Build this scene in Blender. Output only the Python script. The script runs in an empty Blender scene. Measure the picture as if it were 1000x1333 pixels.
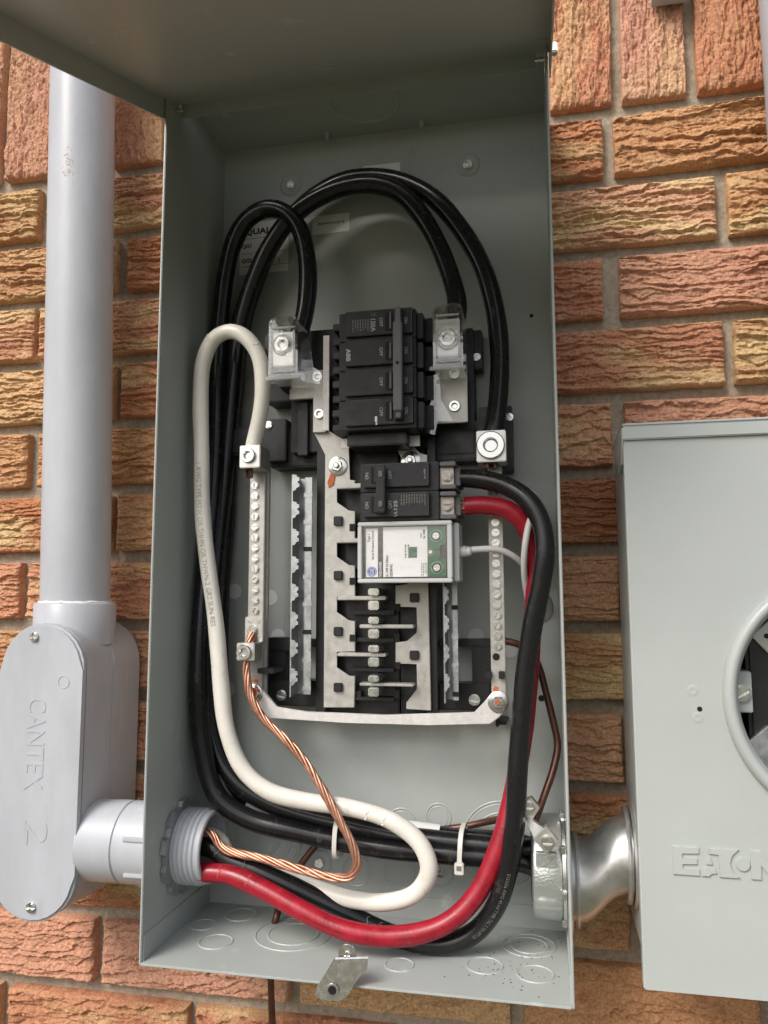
import bpy, bmesh, math, random
from mathutils import Vector, Matrix
random.seed(7)
R_ = math.radians
S = bpy.context.scene
C = S.collection

# ------------------------------------------------------------------ camera
CAMLOC = Vector((0.3569, -0.8005, 0.3163))
CAMROT = Matrix(((0.9788, 0.0258, 0.2031), (0.2047, -0.1094, -0.9727), (-0.0028, 0.9937, -0.1123)))
FPX = 1006.23
cd = bpy.data.cameras.new('camera')
cam = bpy.data.objects.new('camera', cd); C.objects.link(cam)
cam.matrix_world = Matrix.Translation(CAMLOC) @ CAMROT.to_4x4()
cd.sensor_fit = 'HORIZONTAL'; cd.sensor_width = 36; cd.lens = FPX / 1000 * 36
cd.clip_start = 0.01; cd.clip_end = 500
S.camera = cam

# ------------------------------------------------------------------ sky, sun, exposure
SUN_EL, SUN_AZ = R_(43), R_(-29)        # azimuth measured from straight out of the wall, minus = towards the left
wd = bpy.data.worlds.new('World'); S.world = wd; wd.use_nodes = True
nt = wd.node_tree; nt.nodes.clear()
sky = nt.nodes.new('ShaderNodeTexSky'); sky.sky_type = 'NISHITA'; sky.sun_disc = False
sky.sun_elevation = SUN_EL; sky.sun_rotation = R_(180) - SUN_AZ
sky.air_density = 1.0; sky.dust_density = 4.0; sky.ozone_density = 1.0
hs = nt.nodes.new('ShaderNodeHueSaturation'); hs.inputs['Saturation'].default_value = 0.6
bg = nt.nodes.new('ShaderNodeBackground'); bg.inputs[1].default_value = 0.125
wo = nt.nodes.new('ShaderNodeOutputWorld')
nt.links.new(sky.outputs[0], hs.inputs['Color']); nt.links.new(hs.outputs[0], bg.inputs[0]); nt.links.new(bg.outputs[0], wo.inputs[0])
sl = bpy.data.lights.new('sun', 'SUN'); sl.energy = 1.5; sl.angle = R_(24); sl.color = (1.0, 0.965, 0.925)
so = bpy.data.objects.new('sun', sl); C.objects.link(so)
sdir = Vector((math.sin(SUN_AZ) * math.cos(SUN_EL), -math.cos(SUN_AZ) * math.cos(SUN_EL), math.sin(SUN_EL)))
so.rotation_euler = sdir.to_track_quat('Z', 'Y').to_euler(); so.location = sdir * 6
S.view_settings.view_transform = 'Standard'; S.view_settings.look = 'None'
S.view_settings.gamma = 1; S.view_settings.exposure = 0.55

# ------------------------------------------------------------------ measuring helpers: where a sight line meets a plane of the place
def ray(px, py): return CAMROT @ Vector(((px - 500) / FPX, -(py - 666.5) / FPX, -1.0))
def P(px, py, Y=0.0):
    d = ray(px, py); return CAMLOC + d * ((Y - CAMLOC.y) / d.y)
def PZ(px, py, Z=0.0):
    d = ray(px, py); return CAMLOC + d * ((Z - CAMLOC.z) / d.z)
W, D, H = 0.368, 0.1413, 0.8395

# ------------------------------------------------------------------ materials
MATS = {}
def mat(name, col, rough=0.5, metal=0.0, var=0.0, scale=40, bump=0.0, bscale=200, stretch=(1,1,1), coat=0.0, spec=0.5, trans=0.0, ior=1.45, rvar=0.0, col2=None, scuff=None):
    if name in MATS: return MATS[name]
    m = bpy.data.materials.new(name); m.use_nodes = True; n = m.node_tree; b = n.nodes['Principled BSDF']
    b.inputs['Base Color'].default_value = (*col, 1); b.inputs['Roughness'].default_value = rough
    b.inputs['Metallic'].default_value = metal; b.inputs['Coat Weight'].default_value = coat
    b.inputs['Specular IOR Level'].default_value = spec; b.inputs['IOR'].default_value = ior
    b.inputs['Transmission Weight'].default_value = trans
    tc = n.nodes.new('ShaderNodeTexCoord'); mp = n.nodes.new('ShaderNodeMapping'); mp.inputs['Scale'].default_value = stretch
    n.links.new(tc.outputs['Object'], mp.inputs[0])
    if var or rvar:
        nz = n.nodes.new('ShaderNodeTexNoise'); nz.inputs['Scale'].default_value = scale; nz.inputs['Detail'].default_value = 6; nz.inputs['Roughness'].default_value = 0.65
        n.links.new(mp.outputs[0], nz.inputs['Vector'])
        if var:
            cr = n.nodes.new('ShaderNodeValToRGB'); c2 = col2 or tuple(c * (1 - var) for c in col)
            cr.color_ramp.elements[0].position = 0.35; cr.color_ramp.elements[1].position = 0.62
            cr.color_ramp.elements[0].color = (*c2, 1); cr.color_ramp.elements[1].color = (*col, 1)
            n.links.new(nz.outputs[0], cr.inputs[0]); n.links.new(cr.outputs[0], b.inputs['Base Color'])
        if rvar:
            mr = n.nodes.new('ShaderNodeMapRange'); mr.inputs[1].default_value = 0.3; mr.inputs[2].default_value = 0.7
            mr.inputs[3].default_value = max(0.02, rough - rvar); mr.inputs[4].default_value = min(1, rough + rvar)
            n.links.new(nz.outputs[0], mr.inputs[0]); n.links.new(mr.outputs[0], b.inputs['Roughness'])
    if scuff:       # (colour, threshold, scale, stretch): rubbed or dusty patches with ragged edges
        sc, th, ss_, st = scuff; m2 = n.nodes.new('ShaderNodeMapping'); m2.inputs['Scale'].default_value = st; n.links.new(tc.outputs['Object'], m2.inputs[0])
        n3 = n.nodes.new('ShaderNodeTexNoise'); n3.inputs['Scale'].default_value = ss_; n3.inputs['Detail'].default_value = 9; n3.inputs['Roughness'].default_value = 0.72; n.links.new(m2.outputs[0], n3.inputs['Vector'])
        r3 = n.nodes.new('ShaderNodeMapRange'); r3.inputs[1].default_value = th; r3.inputs[2].default_value = th+0.10; r3.inputs[4].default_value = 0.75; n.links.new(n3.outputs[0], r3.inputs[0])
        mx = n.nodes.new('ShaderNodeMix'); mx.data_type = 'RGBA'; n.links.new(r3.outputs[0], mx.inputs[0]); mx.inputs[7].default_value = (*sc, 1)
        src = b.inputs['Base Color'].links
        if src: n.links.new(src[0].from_socket, mx.inputs[6])
        else: mx.inputs[6].default_value = (*col, 1)
        n.links.new(mx.outputs[2], b.inputs['Base Color'])
    if bump:
        nb = n.nodes.new('ShaderNodeTexNoise'); nb.inputs['Scale'].default_value = bscale; nb.inputs['Detail'].default_value = 3
        n.links.new(mp.outputs[0], nb.inputs['Vector'])
        bp = n.nodes.new('ShaderNodeBump'); bp.inputs['Strength'].default_value = bump; bp.inputs['Distance'].default_value = 0.0008
        n.links.new(nb.outputs[0], bp.inputs['Height']); n.links.new(bp.outputs[0], b.inputs['Normal'])
    MATS[name] = m; return m

PAINT = mat('grey_enamel', (0.395, 0.422, 0.402), 0.33, var=0.06, scale=9, bump=0.10, bscale=420, rvar=0.07, scuff=((0.56,0.58,0.565), 0.61, 24, (1,1,0.6)))
PAINT2 = mat('pale_grey_enamel', (0.44, 0.47, 0.452), 0.32, var=0.07, scale=5, bump=0.10, bscale=380, rvar=0.06, scuff=((0.40,0.42,0.39), 0.62, 9, (1.6,1,0.35)))
PVC = mat('grey_pvc', (0.445, 0.46, 0.495), 0.38, var=0.12, scale=22, bump=0.10, bscale=160, stretch=(1,1,0.35), rvar=0.1, scuff=((0.36,0.36,0.36), 0.62, 30, (1.2,1.2,0.25)))
BLACK = mat('black_phenolic', (0.012, 0.012, 0.013), 0.42, var=0.4, scale=60, bump=0.15, bscale=900, rvar=0.1, col2=(0.02,0.02,0.021))
BLACKF = mat('breaker_face_black', (0.017, 0.017, 0.019), 0.5, bump=0.25, bscale=1500, rvar=0.1, scale=90, scuff=((0.06,0.06,0.06), 0.66, 120, (1,1,1)))
TIE = mat('grey_handle_plastic', (0.13, 0.13, 0.132), 0.45, bump=0.3, bscale=1800, rvar=0.1)
SLOT = mat('dark_slot', (0.004, 0.004, 0.004), 0.7)
TIN = mat('tin_plated_bus', (0.52, 0.505, 0.47), 0.44, 0.5, var=0.2, scale=120, bump=0.15, bscale=500, rvar=0.1)
ALU = mat('bright_aluminium', (0.62, 0.61, 0.58), 0.36, 0.8, var=0.15, scale=90, bump=0.2, bscale=700, stretch=(1,1,0.2), rvar=0.1)
GALV = mat('galvanised_steel', (0.46, 0.475, 0.48), 0.42, 0.8, var=0.3, scale=160, bump=0.1, bscale=400, rvar=0.12)
ZINC = mat('zinc_plated_steel', (0.72, 0.72, 0.70), 0.24, 0.95, var=0.15, scale=200, rvar=0.08)
CAST = mat('cast_zinc', (0.56, 0.58, 0.56), 0.38, 0.85, bump=0.6, bscale=500, rvar=0.08)
CHROME = mat('smooth_die_cast', (0.66, 0.66, 0.645), 0.36, 0.85, var=0.25, scale=45, bump=0.25, bscale=90, rvar=0.09)
STRAP = mat('white_tinned_strap', (0.70, 0.67, 0.65), 0.55, 0.2, var=0.15, scale=150, bump=0.3, bscale=500)
COPPER = mat('bare_copper', (0.66, 0.36, 0.25), 0.36, 0.8, var=0.45, scale=55, rvar=0.12, col2=(0.42,0.19,0.12))
COPPERD = mat('tarnished_copper', (0.15, 0.075, 0.055), 0.38, 0.7, var=0.35, scale=60, rvar=0.1)
INSB = mat('black_insulation', (0.010, 0.010, 0.011), 0.25, bump=0.06, bscale=220, rvar=0.07, scale=70, scuff=((0.06,0.06,0.056), 0.585, 90, (1,1,0.6)))
INSR = mat('red_insulation', (0.36, 0.011, 0.026), 0.33, var=0.35, scale=60, bump=0.2, bscale=260, rvar=0.09, scuff=((0.48,0.07,0.08), 0.59, 70, (1,1,0.6)))
PALE_EDGE = mat('pale_edge', (0.13, 0.13, 0.13), 0.5)  # lighter grey than the breaker faces, for thin lines along their edges
OLDSCREW = mat('dull_steel', (0.42, 0.38, 0.34), 0.4, 0.8, var=0.3, scale=200, rvar=0.1)
INSW = mat('white_insulation', (0.74, 0.71, 0.64), 0.32, var=0.10, scale=30, bump=0.15, bscale=220, rvar=0.08, scuff=((0.50,0.46,0.38), 0.59, 50, (1,1,0.6)))
INSW2 = mat('white_pigtail', (0.66, 0.65, 0.63), 0.35)
TAPE = mat('white_tape', (0.70, 0.70, 0.69), 0.45, bump=0.3, bscale=120)
NYLON = mat('natural_nylon', (0.62, 0.61, 0.56), 0.4)
LABEL = mat('label_paper', (0.80, 0.80, 0.75), 0.5, var=0.06, scale=60)
LABELW = mat('white_label', (0.86, 0.86, 0.87), 0.38)
INK = mat('black_ink', (0.02, 0.02, 0.02), 0.6)
INKG = mat('grey_ink', (0.17, 0.16, 0.14), 0.6)
INKW = mat('white_ink', (0.42, 0.42, 0.42), 0.6)
BLUE = mat('blue_ink', (0.03, 0.10, 0.42), 0.5)
PCB = mat('green_circuit_board', (0.008, 0.105, 0.05), 0.35)
PCBG = mat('green_pad_ring', (0.10, 0.30, 0.20), 0.3)
ORANGE = mat('orange_torque_mark', (0.62, 0.13, 0.03), 0.5, var=0.3, scale=300)
def clear_sheet(name, tint, rough, edge, bump=0.6):
    m = bpy.data.materials.new(name); m.use_nodes = True; n = m.node_tree; n.nodes.clear()
    tr = n.nodes.new('ShaderNodeBsdfTransparent'); tr.inputs[0].default_value = (*tint, 1)
    gl = n.nodes.new('ShaderNodeBsdfGlossy'); gl.inputs['Roughness'].default_value = rough; gl.inputs[0].default_value = (1, 1, 1, 1)
    lyr = n.nodes.new('ShaderNodeLayerWeight'); lyr.inputs[0].default_value = 0.5
    pw = n.nodes.new('ShaderNodeMath'); pw.operation = 'POWER'; pw.inputs[1].default_value = edge; n.links.new(lyr.outputs['Facing'], pw.inputs[0])
    lw = n.nodes.new('ShaderNodeMath'); lw.operation = 'MULTIPLY_ADD'; lw.inputs[1].default_value = 0.75; lw.inputs[2].default_value = 0.06; n.links.new(pw.outputs[0], lw.inputs[0])
    nb = n.nodes.new('ShaderNodeTexNoise'); nb.inputs['Scale'].default_value = 130; tcx = n.nodes.new('ShaderNodeTexCoord'); n.links.new(tcx.outputs['Object'], nb.inputs['Vector'])
    bq = n.nodes.new('ShaderNodeBump'); bq.inputs['Strength'].default_value = bump; bq.inputs['Distance'].default_value = 0.003; n.links.new(nb.outputs[0], bq.inputs['Height']); n.links.new(bq.outputs[0], gl.inputs['Normal'])
    mx = n.nodes.new('ShaderNodeMixShader'); out = n.nodes.new('ShaderNodeOutputMaterial')
    n.links.new(lw.outputs[0], mx.inputs[0]); n.links.new(tr.outputs[0], mx.inputs[1]); n.links.new(gl.outputs[0], mx.inputs[2]); n.links.new(mx.outputs[0], out.inputs[0])
    return m
CLEAR = clear_sheet('clear_sheet_plastic', (0.97, 0.97, 0.965), 0.05, 1.8, 0.07)
WINDOW = clear_sheet('clear_window_plastic', (0.99, 0.99, 0.99), 0.12, 4.0, 0.05)
CLEARHI = mat('highlight_edge_plastic', (0.86, 0.87, 0.86), 0.22, trans=0.75, ior=1.35)  # frosted white puts the bright edge highlights of the clear covers into the colour
SPEDGE = mat('pale_plastic_frame', (0.60, 0.61, 0.60), 0.25)
DIRT = mat('dark_grit', (0.03, 0.025, 0.02), 0.9)
GRASS = mat('dry_yard', (0.15, 0.15, 0.095), 0.95, var=0.4, scale=3)
PALE_DISC = mat('pale_grey_disc', (0.60, 0.62, 0.61), 0.6)  # lighter grey than the panel, for the shallow discs
STAIN = mat('glue_stain', (0.44, 0.41, 0.33), 0.6, var=0.3, scale=90)

def brick_material():
    m = bpy.data.materials.new('rugged_brick'); m.use_nodes = True; n = m.node_tree; L = n.links; b = n.nodes['Principled BSDF']
    b.inputs['Roughness'].default_value = 0.9; b.inputs['Specular IOR Level'].default_value = 0.2
    tc = n.nodes.new('ShaderNodeTexCoord'); oi = n.nodes.new('ShaderNodeObjectInfo')
    off = n.nodes.new('ShaderNodeVectorMath'); off.operation = 'MULTIPLY_ADD'
    L.new(oi.outputs['Random'], off.inputs[0]); off.inputs[1].default_value = (31, 17, 23); L.new(tc.outputs['Object'], off.inputs[2])
    mp = n.nodes.new('ShaderNodeMapping'); mp.inputs['Scale'].default_value = (0.28, 1, 1); L.new(off.outputs[0], mp.inputs[0])
    n1 = n.nodes.new('ShaderNodeTexNoise'); n1.inputs['Scale'].default_value = 26; n1.inputs['Detail'].default_value = 4; n1.inputs['Distortion'].default_value = 0.6; L.new(mp.outputs[0], n1.inputs[0])
    # body colour of each brick
    r1 = n.nodes.new('ShaderNodeValToRGB'); r1.color_ramp.interpolation = 'LINEAR'
    cols = [(0.0,(0.44,0.19,0.095)), (0.16,(0.57,0.30,0.205)), (0.32,(0.58,0.35,0.18)), (0.48,(0.44,0.185,0.09)), (0.64,(0.58,0.29,0.185)), (0.80,(0.38,0.155,0.078)), (1.0,(0.63,0.42,0.22))]
    e = r1.color_ramp.elements
    while len(e) < len(cols): e.new(0.5)
    for i, (p, c) in enumerate(cols): e[i].position = p; e[i].color = (*c, 1)
    L.new(oi.outputs['Random'], r1.inputs[0])
    # buff streaks fired into the face
    r2 = n.nodes.new('ShaderNodeMapRange'); r2.inputs[1].default_value = 0.44; r2.inputs[2].default_value = 0.64; L.new(n1.outputs[0], r2.inputs[0])
    mul = n.nodes.new('ShaderNodeMath'); mul.operation = 'MULTIPLY'; L.new(r2.outputs[0], mul.inputs[0])
    rr = n.nodes.new('ShaderNodeMath'); rr.operation = 'MULTIPLY_ADD'; rr.inputs[1].default_value = 7.31; rr.inputs[2].default_value = 0.2; L.new(oi.outputs['Random'], rr.inputs[0])
    fr = n.nodes.new('ShaderNodeMath'); fr.operation = 'FRACT'; L.new(rr.outputs[0], fr.inputs[0]); L.new(fr.outputs[0], mul.inputs[1])
    mx = n.nodes.new('ShaderNodeMix'); mx.data_type = 'RGBA'; L.new(mul.outputs[0], mx.inputs[0]); L.new(r1.outputs[0], mx.inputs[6]); mx.inputs[7].default_value = (0.68, 0.52, 0.27, 1)
    # fine grain
    n2 = n.nodes.new('ShaderNodeTexNoise'); n2.inputs['Scale'].default_value = 420; n2.inputs['Detail'].default_value = 5; L.new(off.outputs[0], n2.inputs[0])
    r3 = n.nodes.new('ShaderNodeMapRange'); r3.inputs[1].default_value = 0.3; r3.inputs[2].default_value = 0.7; r3.inputs[3].default_value = 0.66; r3.inputs[4].default_value = 1.18; L.new(n2.outputs[0], r3.inputs[0])
    mm = n.nodes.new('ShaderNodeMix'); mm.data_type = 'RGBA'; mm.blend_type = 'MULTIPLY'; mm.inputs[0].default_value = 1; L.new(mx.outputs[2], mm.inputs[6]); L.new(r3.outputs[0], mm.inputs[7])
    L.new(mm.outputs[2], b.inputs['Base Color'])
    bp = n.nodes.new('ShaderNodeBump'); bp.inputs['Strength'].default_value = 0.8; bp.inputs['Distance'].default_value = 0.002; L.new(n2.outputs[0], bp.inputs['Height']); L.new(bp.outputs[0], b.inputs['Normal'])
    return m
BRICK = brick_material()
MORTAR = mat('sandy_mortar', (0.385, 0.325, 0.25), 0.95, var=0.35, scale=160, bump=1.0, bscale=700, spec=0.2, scuff=((0.52,0.46,0.38), 0.58, 120, (1,1,1)))
def far_brick():
    m = bpy.data.materials.new('far_brickwork'); m.use_nodes = True; n = m.node_tree; b = n.nodes['Principled BSDF']; b.inputs['Roughness'].default_value = 0.9
    tc = n.nodes.new('ShaderNodeTexCoord'); mp = n.nodes.new('ShaderNodeMapping'); mp.inputs['Rotation'].default_value = (R_(-90), 0, 0)
    br = n.nodes.new('ShaderNodeTexBrick'); br.inputs['Scale'].default_value = 1
    br.inputs['Brick Width'].default_value = 0.227; br.inputs['Row Height'].default_value = 0.0787; br.inputs['Mortar Size'].default_value = 0.0065
    br.inputs['Color1'].default_value = (0.42, 0.19, 0.10, 1); br.inputs['Color2'].default_value = (0.46, 0.27, 0.14, 1); br.inputs['Mortar'].default_value = (0.33, 0.28, 0.22, 1)
    n.links.new(tc.outputs['Object'], mp.inputs[0]); n.links.new(mp.outputs[0], br.inputs[0]); n.links.new(br.outputs[0], b.inputs['Base Color'])
    return m

# ------------------------------------------------------------------ mesh helpers
class MB:
    def __init__(s): s.bm = bmesh.new()
    def _basis(s, axis):
        a = Vector(axis).normalized(); t = Vector((0, 0, 1)) if abs(a.z) < 0.9 else Vector((1, 0, 0))
        u = t.cross(a).normalized(); return a, u, a.cross(u)
    def box(s, x0, x1, y0, y1, z0, z1, bev=0.0, rot=None):
        m = bmesh.ops.create_cube(s.bm, size=1)['verts']
        c = Vector(((x0+x1)/2, (y0+y1)/2, (z0+z1)/2)); d = (abs(x1-x0), abs(y1-y0), abs(z1-z0))
        for v in m: v.co = Vector((v.co.x*d[0], v.co.y*d[1], v.co.z*d[2]))
        if rot:
            for v in m: v.co = rot @ v.co
        for v in m: v.co += c
        if bev:
            ed = {e for v in m for e in v.link_edges}
            bmesh.ops.bevel(s.bm, geom=list(ed), offset=min(bev, min(d)*0.45), segments=2, affect='EDGES')
        return s
    def rb(s, a, b, c, d, Yf, Yb, bev=0.0):
        p, q = P(a, b, Yf), P(c, d, Yf)
        return s.box(min(p.x,q.x), max(p.x,q.x), min(Yf,Yb), max(Yf,Yb), min(p.z,q.z), max(p.z,q.z), bev)
    def lathe(s, prof, o, axis=(0,-1,0), seg=24, cap=True, ph=0.0):
        # prof: (radius, height along axis)
        a, u, w = s._basis(axis); o = Vector(o); rings = []
        for r, h in prof:
            if r < 1e-7: rings.append([s.bm.verts.new(o + a*h)])
            else: rings.append([s.bm.verts.new(o + a*h + (u*math.cos(ph+2*math.pi*i/seg) + w*math.sin(ph+2*math.pi*i/seg))*r) for i in range(seg)])
        for A, B in zip(rings, rings[1:]):
            for i in range(seg):
                j = (i+1) % seg
                if len(A) == 1 and len(B) == 1: continue
                if len(A) == 1: s.bm.faces.new((A[0], B[i], B[j]))
                elif len(B) == 1: s.bm.faces.new((A[i], B[0], A[j]))
                else: s.bm.faces.new((A[i], B[i], B[j], A[j]))
        if cap:
            for Rg in (rings[0], rings[-1]):
                if len(Rg) > 2: s.bm.faces.new(Rg)
        return s
    def cyl(s, o, axis, r, h, seg=24): return s.lathe([(r, 0), (r, h)], o, axis, seg)
    def prism(s, pts, y0, y1, bev=0.0):
        # pts: (x, z) outline, extruded in y
        A = [s.bm.verts.new((x, y0, z)) for x, z in pts]; B = [s.bm.verts.new((x, y1, z)) for x, z in pts]; n = len(pts)
        f = [s.bm.faces.new(A), s.bm.faces.new(B[::-1])]
        for i in range(n): f.append(s.bm.faces.new((A[i], B[i], B[(i+1) % n], A[(i+1) % n])))
        if bev: bmesh.ops.bevel(s.bm, geom=[e for e in f[0].edges], offset=bev, segments=2, affect='EDGES')
        return s
    def pprism(s, pts, Yf, Yb, bev=0.0):
        q = [P(a, b, Yf) for a, b in pts]; return s.prism([(v.x, v.z) for v in q], Yf, Yb, bev)
    def tube(s, pts, r, seg=14, closed=False, caps=True):
        n = len(pts); rr = r if isinstance(r, (list, tuple)) else [r]*n
        fr = frames(pts, closed); rings = []
        for i in range(n):
            t, u, w = fr[i]
            rings.append([s.bm.verts.new(pts[i] + (u*math.cos(2*math.pi*k/seg) + w*math.sin(2*math.pi*k/seg))*rr[i]) for k in range(seg)])
        m = n if closed else n-1
        for i in range(m):
            A, B = rings[i], rings[(i+1) % n]
            for k in range(seg): s.bm.faces.new((A[k], A[(k+1) % seg], B[(k+1) % seg], B[k]))
        if caps and not closed: s.bm.faces.new(rings[0][::-1]); s.bm.faces.new(rings[-1])
        return s
    def ring(s, o, axis, R0, r, seg=32, sec=8):
        a, u, w = s._basis(axis); o = Vector(o)
        pts = [o + (u*math.cos(2*math.pi*i/seg) + w*math.sin(2*math.pi*i/seg))*R0 for i in range(seg)]
        return s.tube(pts, r, sec, closed=True)
    def mesh(s, name, material, smooth=35, shift=None):
        bmesh.ops.recalc_face_normals(s.bm, faces=s.bm.faces)
        if shift is not None:
            for v in s.bm.verts: v.co -= shift
        me = bpy.data.meshes.new(name); s.bm.to_mesh(me); s.bm.free(); me.materials.append(material)
        if smooth:
            me.polygons.foreach_set('use_smooth', [True]*len(me.polygons))
            try: me.set_sharp_from_angle(angle=R_(smooth))
            except Exception: pass
        return me
    def build(s, name, material, parent=None, smooth=35):
        sh = root_loc(parent)
        return link(name, s.mesh(name, material, smooth, sh), parent)

def frames(pts, closed=False):
    n = len(pts); out = []; u = None
    for i in range(n):
        if closed: t = pts[(i+1) % n] - pts[i-1]
        else: t = pts[min(i+1, n-1)] - pts[max(i-1, 0)]
        t = t.normalized() if t.length > 1e-9 else Vector((0, 0, 1))
        if u is None:
            k = Vector((0, -1, 0)) if abs(t.y) < 0.9 else Vector((1, 0, 0)); u = (k - t*k.dot(t)).normalized()
        else:
            u = u - t*u.dot(t)
            u = u.normalized()
        out.append((t, u, t.cross(u)))
    return out
def smooth_path(ctrl, step=0.004):
    p = [ctrl[0]*2 - ctrl[1]] + list(ctrl) + [ctrl[-1]*2 - ctrl[-2]]; raw = []
    for i in range(1, len(p)-2):
        a, b, c, d = p[i-1], p[i], p[i+1], p[i+2]
        # centripetal Catmull-Rom
        t0 = 0.0; t1 = t0 + max((b-a).length, 1e-6)**0.5; t2 = t1 + max((c-b).length, 1e-6)**0.5; t3 = t2 + max((d-c).length, 1e-6)**0.5
        for k in range(24):
            t = t1 + (t2-t1)*k/24
            A1 = a*((t1-t)/(t1-t0)) + b*((t-t0)/(t1-t0)); A2 = b*((t2-t)/(t2-t1)) + c*((t-t1)/(t2-t1)); A3 = c*((t3-t)/(t3-t2)) + d*((t-t2)/(t3-t2))
            B1 = A1*((t2-t)/(t2-t0)) + A2*((t-t0)/(t2-t0)); B2 = A2*((t3-t)/(t3-t1)) + A3*((t-t1)/(t3-t1))
            raw.append(B1*((t2-t)/(t2-t1)) + B2*((t-t1)/(t2-t1)))
    raw.append(ctrl[-1].copy())
    for _ in range(10):        # relax the bends the way stiff cable does
        raw = [raw[0]] + [raw[i]*0.5 + (raw[i-1] + raw[i+1])*0.25 for i in range(1, len(raw)-1)] + [raw[-1]]
    out = [raw[0]]; acc = 0.0
    for a, b in zip(raw, raw[1:]):
        acc += (b-a).length
        if acc >= step: out.append(b); acc = 0.0
    if (out[-1]-raw[-1]).length > 1e-5: out.append(raw[-1])
    return out

ROOT = {}
def root_loc(parent):
    if parent is None: return Vector((0, 0, 0))
    o = parent
    while o.parent: o = o.parent
    return Vector(ROOT.get(o.name, (0, 0, 0)))
def link(name, me, parent=None, loc=None, rot=None):
    o = bpy.data.objects.new(name, me); C.objects.link(o)
    if loc is not None: o.location = Vector(loc) - root_loc(parent)
    if rot is not None: o.rotation_euler = rot
    if parent: o.parent = parent
    return o
def tag(o, label=None, cat=None, group=None, kind=None):
    if label: o['label'] = label
    if cat: o['category'] = cat
    if group: o['group'] = group
    if kind: o['kind'] = kind
    return o
def thing(name, label, cat, loc, group=None):
    o = bpy.data.objects.new(name, None); C.objects.link(o); o.location = loc; o.empty_display_size = 0.05
    ROOT[o.name] = tuple(loc); return tag(o, label, cat, group)

_tcache = {}
def text_geo(body, off=0.0):
    key = (body, off)
    if key not in _tcache:
        cu = bpy.data.curves.new('t', 'FONT'); cu.body = body; cu.size = 1; cu.offset = off; cu.resolution_u = 3
        ob = bpy.data.objects.new('t', cu); me = bpy.data.meshes.new_from_object(ob)
        v = [tuple(q.co) for q in me.vertices]; f = [tuple(q.vertices) for q in me.polygons]
        bpy.data.objects.remove(ob); bpy.data.meshes.remove(me); bpy.data.curves.remove(cu)
        _tcache[key] = (v, f)
    return _tcache[key]
def text(name, body, parent, o, right, up, height, material, width=None, off=0.0, thick=0.00025):
    """Printed or moulded lettering centred on o; it stands `thick` off the surface."""
    v, f = text_geo(body, off)
    x0 = min(q[0] for q in v); x1 = max(q[0] for q in v); y0 = min(q[1] for q in v); y1 = max(q[1] for q in v)
    sy = height/(y1-y0); sx = sy if width is None else width/(x1-x0)
    right = Vector(right).normalized(); up = Vector(up).normalized(); nrm = right.cross(up)
    m = MB(); o = Vector(o)
    vs = [m.bm.verts.new(o + right*((q[0]-(x0+x1)/2)*sx) + up*((q[1]-(y0+y1)/2)*sy)) for q in v]
    for q in f:
        try: m.bm.faces.new([vs[i] for i in q])
        except ValueError: pass
    r = bmesh.ops.extrude_face_region(m.bm, geom=m.bm.faces[:])
    for g in r['geom']:
        if isinstance(g, bmesh.types.BMVert): g.co += nrm*thick
    return m.build(name, material, parent, smooth=None)
DOWN = ((0,0,-1), (1,0,0)); UPW = ((0,0,1), (-1,0,0)); STR = ((1,0,0), (0,0,1))
def lines_print(name, parent, px0, py0, px1, py1, Y, n, material, vertical=True):
    """Rows of print too small to read."""
    m = MB(); a, b = P(px0, py0, Y), P(px1, py1, Y); rnd = random.Random(int(px0*7+py0))
    for i in range(n):
        t = (i+0.5)/n
        if vertical:
            x = a.x + (b.x-a.x)*t; w = abs(b.x-a.x)/n*0.22; z = a.z; z1 = a.z + (b.z-a.z)*rnd.uniform(0.7, 1)
            while z > z1:
                l = rnd.uniform(0.001, 0.003); m.box(x-w, x+w, Y-0.0002, Y+0.0002, max(z-l, z1), z); z -= l+0.0007
    m.build(name, material, parent, smooth=None)

# shared small hardware, all facing -Y, origin on the seating plane
def quarter_head(r, h, cuts, slot):
    m = MB(); m.lathe([(r*0.98, 0), (r, h*0.45)], (0,0,0), seg=20)
    per = 20
    for c in range(cuts):
        a0 = 2*math.pi*c/cuts; a1 = 2*math.pi*(c+1)/cuts; pts = []
        mid = (a0+a1)/2; ox, oz = (slot/2*math.cos(mid), slot/2*math.sin(mid)) if cuts == 2 else (slot/2*1.41*math.cos(mid), slot/2*1.41*math.sin(mid))
        rr = r*0.96
        nn = per//cuts + 1
        if cuts > 2: pts.append((ox, oz))
        for k in range(nn):
            a = a0 + (a1-a0)*k/(nn-1)
            x, z = ox + (rr - slot*0.6)*math.cos(a), oz + (rr - slot*0.6)*math.sin(a); pts.append((x, z))
        m.prism(pts, -h, -h*0.3, bev=min(0.0006, r*0.12))
    return m
SCREW_SLOT = quarter_head(0.0045, 0.0034, 2, 0.0018).mesh('slotted_screw', ZINC)
SCREW_DULL = quarter_head(0.0052, 0.0034, 2, 0.0016).mesh('dull_screw', OLDSCREW)
SCREW_PH = quarter_head(0.0048, 0.003, 4, 0.0012).mesh('cross_screw', ZINC)
def socket_mesh(r, ri, h):
    return MB().lathe([(r, 0), (r, h*0.8), (r*0.93, h), (ri*1.25, h), (ri*1.05, h*0.7), (ri, h*0.6), (ri*0.95, h*0.06), (0, h*0.06)], (0,0,0), seg=24, cap=False).mesh('socket_screw', ZINC)
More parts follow.
